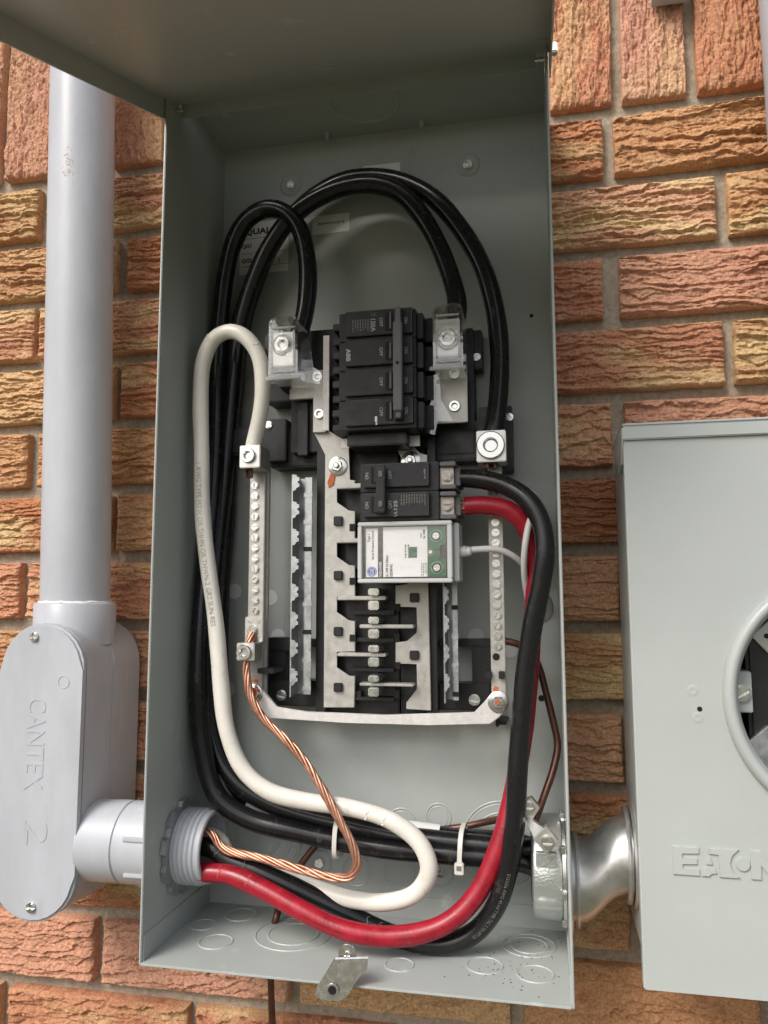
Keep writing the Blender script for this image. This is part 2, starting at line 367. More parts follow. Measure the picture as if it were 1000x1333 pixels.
def hexbolt_mesh(r):
    m = MB(); m.lathe([(r*1.9, 0), (r*1.9, r*0.22), (r*1.75, r*0.3), (0, r*0.3)], (0,0,0), seg=28)
    m.lathe([(r*1.15, r*0.3), (r*1.15, r*0.8), (r*1.0, r*0.95), (0, r*0.95)], (0,0,0), seg=6)
    m.lathe([(r*0.55, r*0.9), (r*0.55, r*1.5), (r*0.4, r*1.65), (0, r*1.65)], (0,0,0), seg=16)
    return m.mesh('hex_bolt', ZINC)
HEXB = hexbolt_mesh(0.0052)
SOCK = socket_mesh(0.0105, 0.0045, 0.0035); SOCKS = socket_mesh(0.0075, 0.0034, 0.0040)
def screw(parent, px, py, Y, me=None, sc=1.0, ang=None, name='screw'):
    o = link(name, me or SCREW_SLOT, parent, P(px, py, Y))
    o.rotation_euler = (0, random.uniform(0, 3.1) if ang is None else ang, 0); o.scale = (sc, sc, sc); return o

# ================================================================== SETTING
g = MB(); g.box(-60, 60, -60, 60, -1.45, -1.4)
tag(g.build('ground', GRASS, smooth=None), kind='structure')

# ------------------------------------------------------------------ brick wall
import numpy as np
def vnoise(x, y, seed):
    rs = np.random.RandomState(seed); T = rs.rand(64, 64)
    xi = np.floor(x).astype(int); yi = np.floor(y).astype(int); fx = x-xi; fy = y-yi
    fx = fx*fx*(3-2*fx); fy = fy*fy*(3-2*fy)
    a = T[xi % 64, yi % 64]; b = T[(xi+1) % 64, yi % 64]; c = T[xi % 64, (yi+1) % 64]; d = T[(xi+1) % 64, (yi+1) % 64]
    return a*(1-fx)*(1-fy) + b*fx*(1-fy) + c*(1-fx)*fy + d*fx*fy
def fbm(x, y, seed, o=4):
    s = 0; a = 0.5
    for k in range(o): s = s + a*(vnoise(x*2**k + 3.1*k, y*2**k + 1.7*k, seed+k) - 0.5); a *= 0.5
    return s
BL, BH, JT = 0.2145, 0.0652, 0.0125
def brick_mesh(seed):
    rs = np.random.RandomState(seed*13+5)
    nx, nz = 210, 78
    xs = np.linspace(-BL/2, BL/2, nx); zs = np.linspace(-BH/2, BH/2, nz); X, Z = np.meshgrid(xs, zs, indexing='ij')
    U, V = X/BH, Z/BH          # both in brick heights
    def torn(freq, wf, wa, sd, drop):
        # layers torn out of the clay: each juts forward and breaks off sharply below
        w = fbm(U*wf+9, V*wf*1.5+3, sd, 5)*wa + fbm(U*6+1, V*7+5, sd+7, 3)*0.55
        q = (V + tilt*U)*freq + w; k = np.floor(q); f = 1-(q-k)
        lay = vnoise(k*7.3 + 0*U, U*1.1 + k*3.7, sd+13)          # each layer has its own strength along the brick
        return np.where(f < 1-drop, f/(1-drop), (1-f)/drop)*np.clip(lay*1.7-0.35, 0, 1)
    tilt = rs.uniform(-0.08, 0.08)
    a1 = torn(rs.uniform(4.0, 6.0), 1.1, rs.uniform(2.0, 3.4), seed*31+1, 0.10)
    a2 = torn(rs.uniform(8.0, 12.0), 2.0, rs.uniform(2.0, 3.5), seed*31+101, 0.16)
    rid = np.clip(1-np.abs(fbm(U*1.9+5, V*6.5+2, seed*31+41, 4))*9, 0, 1)     # thin cracks
    big = fbm(U*0.9, V*1.3, seed*31+51, 3)
    fine = fbm(U*17, V*22, seed*31+61, 3); pit = np.clip(fbm(U*9, V*11, seed*31+71, 4)*3.2-0.35, 0, 1)
    amp = rs.uniform(0.75, 1.15)
    hgt = amp*(0.0052*a1 + 0.0032*a2 - 0.0026*rid) + 0.0035*big + 0.0030*fine - 0.0024*pit
    hgt = hgt - hgt.mean()
    edge = np.minimum(np.minimum(X+BL/2, BL/2-X), np.minimum(Z+BH/2, BH/2-Z))
    hgt = hgt*np.clip(edge/0.004+0.45, 0, 1) - 0.0030*np.exp(-(edge/0.0022))
    jit = fbm(U*4, V*4, seed*31+61, 3)*0.0022*np.clip(1-edge/0.004, 0, 1)
    Y = -hgt
    bm = bmesh.new(); vv = [[None]*nz for _ in range(nx)]
    for i in range(nx):
        for j in range(nz):
            vv[i][j] = bm.verts.new((X[i,j]+jit[i,j], Y[i,j], Z[i,j]+jit[i,j]))
    for i in range(nx-1):
        for j in range(nz-1): bm.faces.new((vv[i][j], vv[i+1][j], vv[i+1][j+1], vv[i][j+1]))
    loop = [vv[i][0] for i in range(nx)] + [vv[nx-1][j] for j in range(1, nz)] + [vv[i][nz-1] for i in range(nx-2, -1, -1)] + [vv[0][j] for j in range(nz-2, 0, -1)]
    back = [bm.verts.new((v.co.x, 0.03, v.co.z)) for v in loop]
    for i in range(len(loop)):
        j = (i+1) % len(loop); bm.faces.new((loop[i], back[i], back[j], loop[j]))
    bmesh.ops.recalc_face_normals(bm, faces=bm.faces)
    me = bpy.data.meshes.new('brick'); bm.to_mesh(me); bm.free(); me.materials.append(BRICK)
    me.polygons.foreach_set('use_smooth', [True]*len(me.polygons)); me.set_sharp_from_angle(angle=R_(55))
    return me
BRICKS = [brick_mesh(k) for k in range(14)]
FACE = 0.0105
wall = thing('brick_wall', 'rugged orange and buff brick wall with a soldier course behind the boxes', 'wall', (0.2, 0.03, -1.4))
bx0, bx1, bz0, bz1 = -0.82, 1.22, -0.45, 1.09
rw = random.Random(11)
def lay(x, z, rz=0.0):
    o = link('brick', rw.choice(BRICKS), wall, (x, FACE + rw.uniform(-0.0015, 0.0015), z))
    o.rotation_euler = (0, rz + R_(rw.uniform(-0.4, 0.4)), 0); o.scale = (rw.choice((-1, 1)), 1, 1)
for k in range(17):
    top = 0.832 - 0.0787*k; zc = top - BH/2
    base = 0.432 if k % 2 == 0 else 0.5455
    for n in range(-5, 4):
        xc = base + 0.227*n + 0.1135 + rw.uniform(-0.003, 0.003)
        lay(xc, zc)
for n in range(-16, 10): lay(0.446 + 0.0787*n*0.963 + 0.0379, 0.8485 + BL/2, R_(90))
bx0, bx1 = 0.432-0.227*5, 0.5455+0.227*4; bz0, bz1 = 0.832-0.0787*17+0.006, 0.8485+BL+0.006
m = MB(); m.box(bx0-0.01, bx1+0.01, 0.0235, 0.09, bz0-0.004, bz1)
m.build('mortar', MORTAR, wall, smooth=None)
FB = far_brick()
for nm, bb in (('far_brickwork', (-7, bx0-0.0101, -1.4, 5)), ('far_brickwork', (bx1+0.0101, 7, -1.4, 5)), ('far_brickwork', (bx0-0.01, bx1+0.01, bz1+0.0001, 5)), ('far_brickwork', (bx0-0.01, bx1+0.01, -1.4, bz0-0.0041))):
    MB().box(bb[0], bb[1], 0.011, 0.09, bb[2], bb[3]).build(nm, FB, wall, smooth=None)

# ================================================================== PANEL ENCLOSURE
T = 0.0022
box = thing('electrical_panel_enclosure', 'open grey steel outdoor breaker panel box with its lid raised', 'electrical panel', (W/2, 0, 0))
MB().box(0, W, 0, T, 0.0, H).build('back_panel', PAINT, box)
MB().box(-T, 0, -D, T, -0.0022, H+T, 0.0006).build('side_wall', PAINT, box)
MB().box(W, W+T, -D, T, -0.0022, H+T, 0.0006).build('side_wall', PAINT, box)
MB().box(0, W, -D-0.001, T, -T, 0, 0.0005).build('bottom_panel', PAINT, box)
MB().box(0, W, -D+0.02, T, H, H+T).build('top_panel', PAINT, box)
# folded upstand of the bottom pan
m = MB(); m.box(0.0, 0.0011, -D+0.003, -0.0012, 0.0001, 0.022); m.box(W-0.0011, W, -D+0.003, -0.0012, 0.0001, 0.022); m.box(0.0012, W-0.0012, -0.0011, -0.0001, 0.0001, 0.021)
m.build('bottom_flange', PAINT, box)
# lid: a shallow tray hinged near the top, tilted a little below level
LA = R_(-21.5); LO = Vector((0, -0.1167, 0.8215))
lid_o = LO
def lidpt(x, t, n):   # t outwards along the lid, n away from its inner face (downwards negative)
    return Vector((x, LO.y - t*math.cos(LA) - n*math.sin(LA)*-1, LO.z + t*math.sin(LA) + n*math.cos(LA)))
def lidbox(m, x0, x1, t0, t1, n0, n1):
    vs = []
    for x in (x0, x1):
        for t in (t0, t1):
            for n in (n0, n1): vs.append(m.bm.verts.new(lidpt(x, t, n)))
    for f in ((0,1,3,2), (4,6,7,5), (0,4,5,1), (2,3,7,6), (0,2,6,4), (1,5,7,3)): m.bm.faces.new([vs[i] for i in f])
m = MB(); LX0, LX1, LT = -0.0045, W+0.0055, 0.345
lidbox(m, LX0, LX1, 0.0, LT, 0.0, 0.0016)
lid = m.build('lid', PAINT, box, smooth=None)
m = MB(); lidbox(m, LX0, LX0+0.0014, 0.016, LT, -0.019, -0.0001); m.build('lid_flange', PAINT, lid, smooth=None)
m = MB(); lidbox(m, LX1-0.0014, LX1, -0.012, LT, -0.019, -0.0001); m.build('lid_flange', PAINT, lid, smooth=None)
m = MB(); lidbox(m, LX0+0.0015, LX1-0.0015, LT-0.0014, LT, -0.019, -0.0001); m.build('lid_flange', PAINT, lid, smooth=None)
# rear lip, standing down inside the box mouth
m = MB(); a = Vector((0.0085, LO.y, LO.z)); x1 = W-0.008
m.box(0.0035, x1, LO.y-0.001, LO.y+0.0004, LO.z-0.0155, LO.z-0.0002); m.build('lid_lip', PAINT, lid)
# hinge pins and the clip outside the right ear
for x, s in ((0.0012, 1), (W-0.0012, -1)):
    m = MB(); m.cyl((x-0.004*s, -D+0.017, 0.8095), (s, 0, 0), 0.0022, 0.012, 12); m.build('hinge_pin', ZINC, lid)
m = MB(); p = P(719, 64, -0.125); m.box(W+0.0056, W+0.0115, p.y-0.004, p.y+0.004, p.z-0.005, p.z+0.005, 0.001); m.build('hinge_clip', ZINC, lid)
# small raised oval emblem inside the lid
e = MB(); pts = []
for i in range(28):
    a = 2*math.pi*i/28; pts.append(lidpt(0.171+0.0115*math.cos(a), 0.055+0.005*math.sin(a), -0.0003))
e.tube(pts, 0.0006, 6, closed=True); e.build('emblem_oval', PAINT, lid)
for i, w in enumerate((0.003, 0.004, 0.003)):
    m = MB(); lidbox(m, 0.1635+i*0.0055, 0.1635+i*0.0055+w, 0.0535, 0.0565, -0.0006, 0.0002); m.build('emblem_mark', PAINT, lid)
# knockouts: pressed rings in the sheet
def knock(px, py, rad, plane='back', name='knockout', parent=box):
    if plane == 'back': o = P(px, py, 0); ax = (0,1,0)
    else: o = PZ(px, py, 0.0); ax = (0,0,1)
    m = MB(); 
    if plane == 'back': m.ring(o + Vector((0, 0.0002, 0)), ax, rad, 0.0009, 40, 6); m.ring(o + Vector((0, 0.0002, 0)), ax, rad-0.003, 0.0006, 40, 6)
    else: m.ring(o + Vector((0, 0, -0.0002)), ax, rad, 0.0011, 40, 6)
    m.build(name, PAINT, parent)
for a in ((571,1063,0.0125), (523,1071,0.014), (519,1136,0.0155), (464,1134,0.0145), (655,1098,0.040), (655,1098,0.029), (338,1085,0.047), (338,1085,0.036), (338,1085,0.024)): knock(*a)
for a in ((265,1204,0.0125), (281,1226,0.0155), (314,1191,0.0155), (382,1216,0.036), (382,1216,0.024), (520,1256,0.0125), (631,1257,0.0155), (697,1268,0.0155), (689,1231,0.024), (689,1231,0.0165)): knock(*a, plane='floor')
o = Vector((0.182, -0.058, H)); m = MB(); m.ring(o, (0,0,1), 0.036, 0.0022, 40, 8); m.build('hub_plate_ring', PAINT, box)
for x in (0.128, 0.236): MB().lathe([(0.003, 0), (0.003, 0.006), (0.002, 0.008), (0, 0.008)], (x, -0.012, H), (0,0,-1), 12).build('hub_stud', PAINT, box)
# mounting dimples and their screws
for px, py, me, s in ((379,241,SCREW_SLOT,1.0), (609,215,SCREW_SLOT,1.15), (416,1123,SCREW_PH,0.95), (573,1136,SCREW_PH,0.9)):
    o = P(px, py, 0); m = MB(); m.lathe([(0.0135, 0), (0.0125, 0.0008), (0.011, 0.0012), (0.009, 0.0005), (0, 0.0005)], o, seg=32, cap=False); d_ = m.build('mounting_dimple', PAINT, box)
    q = link('screw', me, d_, o + Vector((0, -0.0005, 0))); q.scale = (s, s, s); q.rotation_euler = (0, random.uniform(0, 3), 0)
# drilled holes and paler shallow round discs on the back panel
for px, py, r in ((705,909,0.0032), (692,411,0.002)):
    MB().cyl(P(px, py, 0) + Vector((0, 0.0002, 0)), (0,-1,0), r, 0.0006, 16).build('drilled_hole', SLOT, box)
for px, py, r in ((305,770,0.0085), (352,778,0.0085), (362,829,0.0085), (296,897,0.0085), (583,826,0.0085), (664,845,0.0085), (620,829,0.0085), (312,447,0.006)):
    MB().lathe([(r, 0), (r*0.96, 0.0006), (0, 0.0006)], P(px, py, 0) + Vector((0, 0.0001, 0)), seg=28).build('shallow_disc', PALE_DISC, box)
# weld spots on the left wall
for px, py in ((243,203), (249,216), (285,219), (254,176)):
    d = ray(px, py); o = CAMLOC + d*((0-CAMLOC.x)/d.x); MB().lathe([(0.004, 0), (0.003, 0.0004), (0, 0.0006)], o, (1,0,0), 16).build('spot_weld', PAINT, box)
for z in (0.815, 0.797, 0.778): MB().lathe([(0.004, 0), (0.003, 0.0004), (0, 0.0006)], (W, -0.1, z), (-1,0,0), 16).build('spot_weld', PAINT, box)
# hasp on the bottom edge
hp = MB()
A, B_ = P(437,1252,-D-0.004), P(478,1250,-D-0.004)
q = [P(x, y, -D-0.006) for x, y in ((436,1249), (479,1248), (478,1262), (468,1272), (452,1296), (443,1301), (420,1300), (411,1293), (415,1282))]
tilt = Vector((0, -0.012, 0))
vs1 = [hp.bm.verts.new(v + Vector((0, -0.003*(i in (4,5,6,7,8)), 0))) for i, v in enumerate(q)]
vs2 = [hp.bm.verts.new(v.co + Vector((0, 0.0012, 0.001))) for v in vs1]
hp.bm.faces.new(vs1); hp.bm.faces.new(vs2[::-1])
for i in range(len(q)): hp.bm.faces.new((vs1[i], vs2[i], vs2[(i+1) % len(q)], vs1[(i+1) % len(q)]))
hasp = hp.build('hasp', ZINC, box, smooth=30)
c = P(455,1243,-D+0.004); m = MB(); pts = [(c.x-0.0075, c.z-0.012), (c.x+0.0075, c.z-0.012), (c.x+0.0075, c.z+0.004)] + [(c.x+0.0075*math.cos(a), c.z+0.004+0.0075*math.sin(a)) for a in [R_(20*i) for i in range(1, 9)]] + [(c.x-0.0075, c.z+0.004)]
m.prism(pts, -D-0.0035, -D-0.0022, 0.0003); m.build('hasp_tab', ZINC, hasp)
q_ = link('rivet', SCREW_PH, hasp, (c.x, -D-0.0035, c.z+0.003)); q_.scale = (0.6, 0.6, 0.6)
o = P(433,1289,-D-0.0095); MB().lathe([(0.0052, 0), (0.0050, 0.0006), (0.0036, 0.0006), (0.0034, 0.0)], o, seg=20).build('hasp_eyelet', ZINC, hasp)
MB().cyl(o + Vector((0,0.0002,0)), (0,-1,0), 0.0034, 0.0005, 16).build('hasp_hole', SLOT, hasp)
# grit and scuffs lying on the floor of the box
for k in range(3):
    m = MB(); rr = random.Random(50+k)
    for i in range(26):
        cx, cy = [(697,1268), (689,1231), (640,1262)][k]; o = PZ(cx + rr.gauss(0, 26), cy + rr.gauss(0, 13), 0.0004)
        if 0.01 < o.x < W-0.004 and -D+0.004 < o.y < -0.004: w1 = rr.uniform(0.0002, 0.0007); w2 = rr.uniform(0.0002, 0.0006); m.box(o.x-w1, o.x+w1, o.y-w2, o.y+w2, 0.00005, 0.0004)
    tag(m.build('grit', DIRT, box, smooth=None), kind='stuff')

# labels in the box
lab = MB(); lab.rb(313, 291, 375, 352, -0.0006, -0.0001); lb = lab.build('inspection_label', LABEL, box, smooth=None)
def pt(px, py, Y): return P(px, py, Y)
text('label_print', 'QUALITY P', lb, pt(350, 300, -0.0006), *STR, 0.0088, INK, width=0.058, off=0.035)
text('label_print', 'QG1', lb, pt(321, 321, -0.0006), *STR, 0.0055, INK, off=0.035)
text('label_print', 'QG2', lb, pt(321, 340, -0.0006), *STR, 0.0055, INK, off=0.035)
for py in (311, 330, 347):
    m = MB(); a, b = pt(314, py+1, -0.0006), pt(374, py-1, -0.0006); m.box(a.x, b.x, -0.0008, -0.0005, a.z-0.0002, a.z+0.0002); m.build('label_rule', INK, lb, smooth=None)
for i, ch in enumerate('8613'): text('label_print', ch, lb, pt(342+i*7, 338, -0.0006), *STR, 0.0045, INKG)
lab = MB(); a, b = pt(407, 282, 0), pt(455, 301, 0); lab.box(a.x, b.x, -0.0006, -0.0001, b.z, a.z, 0.0002); lb = lab.build('serial_sticker', LABEL, box, smooth=None)
text('sticker_print', '9903P HIPOT 60120714B', lb, pt(431, 290, -0.0006), *STR, 0.0026, INK, width=0.031)
lab = MB(); a, b = pt(473, 217, 0), pt(521, 244, 0); lab.box(a.x, b.x, -0.0006, -0.0001, b.z, a.z); lab.build('blank_sticker', LABEL, box, smooth=None)

# ================================================================== BUS INTERIOR
bus = thing('bus_interior', 'black plastic bus frame with plated bus bars and neutral bars inside the panel', 'bus bars', (0.18, 0, 0.2))
m = MB()
# upper cross member
m.rb(352, 560, 660, 597, -0.028, -0.001, 0.0015); m.rb(345, 500, 408, 520, -0.034, -0.001, 0.001); m.rb(396, 448, 440, 600, -0.030, -0.0012, 0.001)
m.rb(380, 432, 560, 582, -0.040, -0.0014, 0.001); m.rb(540, 432, 618, 560, -0.032, -0.0016, 0.001); m.rb(560, 556, 618, 590, -0.030, -0.0018, 0.001)
m.rb(345, 546, 372, 600, -0.036, -0.0022, 0.001); m.rb(622, 530, 668, 610, -0.034, -0.0024, 0.001); m.rb(612, 430, 628, 480, -0.022, -0.0026, 0.001)
m.rb(286, 556, 352, 590, -0.03, -0.0028, 0.003)
# spine behind the stabs, side strips, lower cross member
m.rb(450, 560, 520, 932, -0.0395, -0.0032, 0.001); m.rb(413, 560, 424, 928, -0.046, -0.0034, 0.0006); m.rb(556, 560, 570, 928, -0.046, -0.0036, 0.0006)
m.rb(424, 560, 450, 928, -0.036, -0.0037, 0.0006); m.rb(520, 560, 556, 930, -0.036, -0.00375, 0.0006)
m.rb(345, 885, 640, 926, -0.030, -0.0038, 0.0015); m.rb(346, 832, 372, 900, -0.026, -0.0042, 0.001); m.rb(386, 832, 416, 842, -0.024, -0.0044, 0.001)
m.rb(566, 832, 640, 842, -0.026, -0.0046, 0.001); m.rb(614, 832, 642, 900, -0.024, -0.0048, 0.001); m.rb(346, 830, 380, 848, -0.027, -0.005, 0.001)
m.build('base_frame', BLACK, bus)
# moulded ribs between stabs
for py in (737, 797, 833, 872, 910):
    m = MB(); m.rb(456, py-3, 513, py+3, -0.050, -0.0397, 0.0006); m.build('barrier_rib', BLACK, bus)
for px0, px1, py in ((513,520,752), (456,463,755), (513,520,830), (456,463,832), (513,520,904), (452,470,905), (486,515,900)):
    m = MB(); m.rb(px0, py-6, px1, py+6, -0.048, -0.0397, 0.0006); m.build('barrier_block', BLACK, bus)
# bus bars
def stair_left():
    pts = [(409,520), (425,520), (426,560), (454,576), (455,625), (462,625)]
    for y in (633, 704, 776, 848): pts += [(462,y), (438,y), (438,y+21), (454,y+32), (462,y+32)]
    pts += [(461,921), (421,921), (424,592), (408,562)]; return pts
bl = MB().pprism(stair_left(), -0.0520, -0.0475, 0.0004).build('bus_bar', TIN, bus, smooth=20)
pts = [(556,690), (561,925), (529,923), (529,914), (543,898)]
for y in (886, 812, 738):
    pts += [(543,y+2), (543,y-22), (515,y-22), (515,y-50), (530,y-51), (543,y-62)] if y != 738 else [(543,y+2), (543,y-22)]
br = MB().pprism(pts, -0.0520, -0.0475, 0.0004).build('bus_bar', TIN, bus, smooth=20)
MB().pprism([(509,571), (531,571), (546,590), (556,592), (556,640), (524,640), (524,598)], -0.0520, -0.0475, 0.0004).build('bus_bar', TIN, bus, smooth=20)
for py in (678, 749, 822, 895): MB().rb(434, py-6, 445, py+6, -0.056, -0.051, 0.0008).build('bar_clip', BLACK, bl)
for py in (778, 853): MB().rb(533, py-6, 545, py+6, -0.056, -0.051, 0.0008).build('bar_clip', BLACK, br)
for py in (686, 756, 830): MB().rb(455, py-4, 463, py+5, -0.0530, -0.0515).build('bar_notch', SLOT, bl)
for py in (790, 866): MB().rb(514, py-4, 521, py+5, -0.0530, -0.0515).build('bar_notch', SLOT, br)
text('stamped_word', 'CORNER', bl, P(428, 850, -0.052), *UPW, 0.0034, mat('stamp_ink', (0.30, 0.28, 0.25), 0.6), width=0.017, thick=0.0001); text('stamped_word', 'CORNER', br, P(553, 885, -0.052), *UPW, 0.0034, mat('stamp_ink', (0.30, 0.28, 0.25), 0.6), width=0.017, thick=0.0001)
for px, py in ((427,657), (429,700), (446,805), (428,740)): MB().cyl(P(px, py, -0.0519), (0,-1,0), 0.0006, 0.0003, 8).build('scuff', LABEL, bl)
# stabs: a finger from each bar and the contact blade on it
for py, l, r in ((633,438,470), (704,438,470), (779,439,502), (816,468,538), (853,439,502), (892,468,538)):
    s = MB().rb(l, py-3, r, py+2, -0.066, -0.0525, 0.0006).build('stab_finger', TIN, bus)
    if py > 760:
        MB().rb(479, py-13, 493, py-4, -0.074, -0.0397, 0.001).build('stab_blade', ZINC, s); MB().rb(479, py+3, 493, py+15, -0.074, -0.0397, 0.001).build('stab_blade', ZINC, s)
for px, py in ((440,607), (535,600)):
    b_ = link('hex_bolt', HEXB, bus, P(px, py, -0.052)); b_.rotation_euler = (0, 0.3, 0)
def blob(name, pts, Y, parent, material=ORANGE): return MB().pprism(pts, Y-0.0006, Y+0.0003).build(name, material, parent)
blob('torque_mark', [(432,613), (437,612), (436,620), (434,631), (428,635), (426,628)], -0.0525, bus)
# galvanised breaker rails
def rail(px0, px1, py0, py1, n):
    m = MB(); a, b = P(px0, py0, -0.068), P(px1, py1, -0.068); w = b.x-a.x; z1, z0 = a.z, b.z
    m.box(a.x, a.x+0.0012, -0.068, -0.040, z0, z1); m.box(a.x+w*0.62, b.x, -0.0600, -0.0588, z0+0.002, z1-0.002); m.box(a.x+0.0012, a.x+w*0.64, -0.0465, -0.0455, z0+0.001, z1-0.001)
    m.box(a.x+w*0.60, a.x+w*0.63, -0.0600, -0.0455, z0+0.002, z1-0.002)
    p = (z1-z0)/n
    for i in range(n):
        zz = z1 - p*(i+0.28)
        m.prism([(a.x+0.0012, zz+p*0.30), (a.x+w*0.28, zz+p*0.26), (a.x+w*0.28, zz+p*0.20), (a.x+w*0.42, zz+p*0.18), (a.x+w*0.42, zz+p*0.06), (a.x+w*0.33, zz+p*0.03), (a.x+w*0.33, zz-p*0.03), (a.x+w*0.42, zz-p*0.06), (a.x+w*0.42, zz-p*0.17), (a.x+w*0.28, zz-p*0.2), (a.x+w*0.2, zz-p*0.3), (a.x+0.0012, zz-p*0.32)], -0.068, -0.0668)
    o = m.build('breaker_rail', GALV, bus, smooth=20)
    for i in range(n):
        zz = z1 - p*(i+0.72); MB().box(a.x+w*0.55, b.x+0.0005, -0.0606, -0.0602, zz-0.0022, zz+0.0022).build('rail_notch', SLOT if i % 3 == 2 else GALV, o, smooth=None)
    return o
rail(380, 401, 618, 908, 8)
rail(576, 596, 690, 916, 6)
# neutral bars with their rows of screws
def nbar(px0, px1, py0, py1, sy, n, label=None):
    m = MB(); m.rb(px0, py0, px1, py1, -0.058, -0.049, 0.0006); o = m.build('neutral_bar', TIN, bus)
    for i in range(n):
        py = sy[0] + (sy[1]-sy[0])*i/(n-1); cx = (px0+px1)/2 + (-1 if px0 < 400 else -2.5 + 4*i/(n-1))
        q = screw(o, cx, py, -0.058, sc=0.86)
    return o
nl = nbar(326, 341, 600, 905, (632, 795), 13)
MB().rb(341, 602, 346.5, 903, -0.051, -0.046, 0.0004).build('bar_web', TIN, nl)
nr = nbar(634.5, 659, 596, 905, (640, 841), 16)
for px, py in ((327,572), (646,855)): MB().cyl(P(px, py, -0.0581), (0,-1,0), 0.0034, 0.0004, 16).build('empty_hole', SLOT, nr if px > 400 else nl)
for px in (634, 651): MB().rb(px-2, 874, px+6, 884, -0.064, -0.04, 0.0006).build('bar_clamp', BLACK, nr)
MB().rb(335, 870, 356, 877, -0.063, -0.03, 0.0006).build('bar_clamp', BLACK, nl)
blob('torque_mark', [(642,897), (645,893), (649,895), (648,902), (643,902)], -0.0582, nr); blob('torque_mark', [(329,884), (336,885), (335,891), (330,894), (328,890)], -0.0582, nl)
# cross strap joining both neutral bars
m = MB(); m.pprism([(318,892), (330,888), (345,903), (360,921), (400,927), (500,931), (618,928), (632,912), (640,902), (652,900), (660,907), (660,922), (650,934), (638,943), (560,944), (450,941), (350,935), (335,925), (322,910)], -0.0635, -0.0585, 0.0008)
st = m.build('neutral_strap', STRAP, bus, smooth=25)
q = link('hex_bolt', HEXB, st, P(649, 914, -0.0635)); q.scale = (1.0, 0.8, 1.0)
q = link('hex_bolt', HEXB, st, P(331, 903, -0.0635)); q.scale = (0.9, 0.8, 0.9)
blob('torque_mark', [(644,912), (649,910), (652,914), (646,916)], -0.073, st); blob('torque_mark', [(328,895), (335,897), (334,904), (328,903)], -0.073, st)
for px, py in ((367,905), (618,911)): screw(bus, px, py, -0.0305, sc=1.25)
for px, py in ((350,553), (621,465), (640,541), (663,543)): screw(bus, px, py, -0.0365 if px < 400 else (-0.023 if px == 621 else -0.035), sc=0.9)
m = MB(); m.rb(648, 940, 660, 944, -0.045, -0.002, 0.001); m.rb(645, 930, 650, 947, -0.046, -0.040, 0.001); m.build('frame_stub', BLACK, bus)
# solid aluminium lugs
def lug(a, b, c, d, Yf, Yb, sx, sy, me, parent=bus, name='lug', sc=1.0):
    o = MB().rb(a, b, c, d, Yf, Yb, 0.0008).build(name, ALU, parent); q = link('set_screw', me, o, P(sx, sy, Yf)); q.scale = (sc, sc, sc); return o
l1 = lug(312, 580, 338, 608, -0.088, -0.059, 323.5, 593, SOCKS)
l2 = lug(620, 561, 659, 600, -0.085, -0.059, 639, 580, SOCK, sc=1.25)
m = MB()
for k in range(9): m.cyl(P(324+random.uniform(-5,5), 606, -0.074+random.uniform(-0.006,0.006)), (0,0,-1), 0.0017, 0.011+random.uniform(0,0.002), 8)
m.build('cable_strands', COPPERD, l1)
m = MB()
for k in range(10): m.cyl(P(640+random.uniform(-8,8), 598, -0.072+random.uniform(-0.007,0.007)), (0,0,-1), 0.0018, 0.008, 8)
m.build('cable_strands', COPPERD, l2)
# ground-wire clamp on the left bar
cl = MB().rb(319, 803, 342, 836, -0.064, -0.0585, 0.0006).build('clamp_plate', ALU, bus)
for px, py in ((325,809), (337,809), (336,829)): MB().cyl(P(px, py, -0.064), (0,-1,0), 0.0018, 0.0006, 12).build('rivet', ZINC, cl)
screw(cl, 329, 820, -0.064, sc=1.15)
lug(308, 837, 331, 860, -0.084, -0.0645, 318.5, 849, SOCKS, name='ground_lug', sc=1.0)
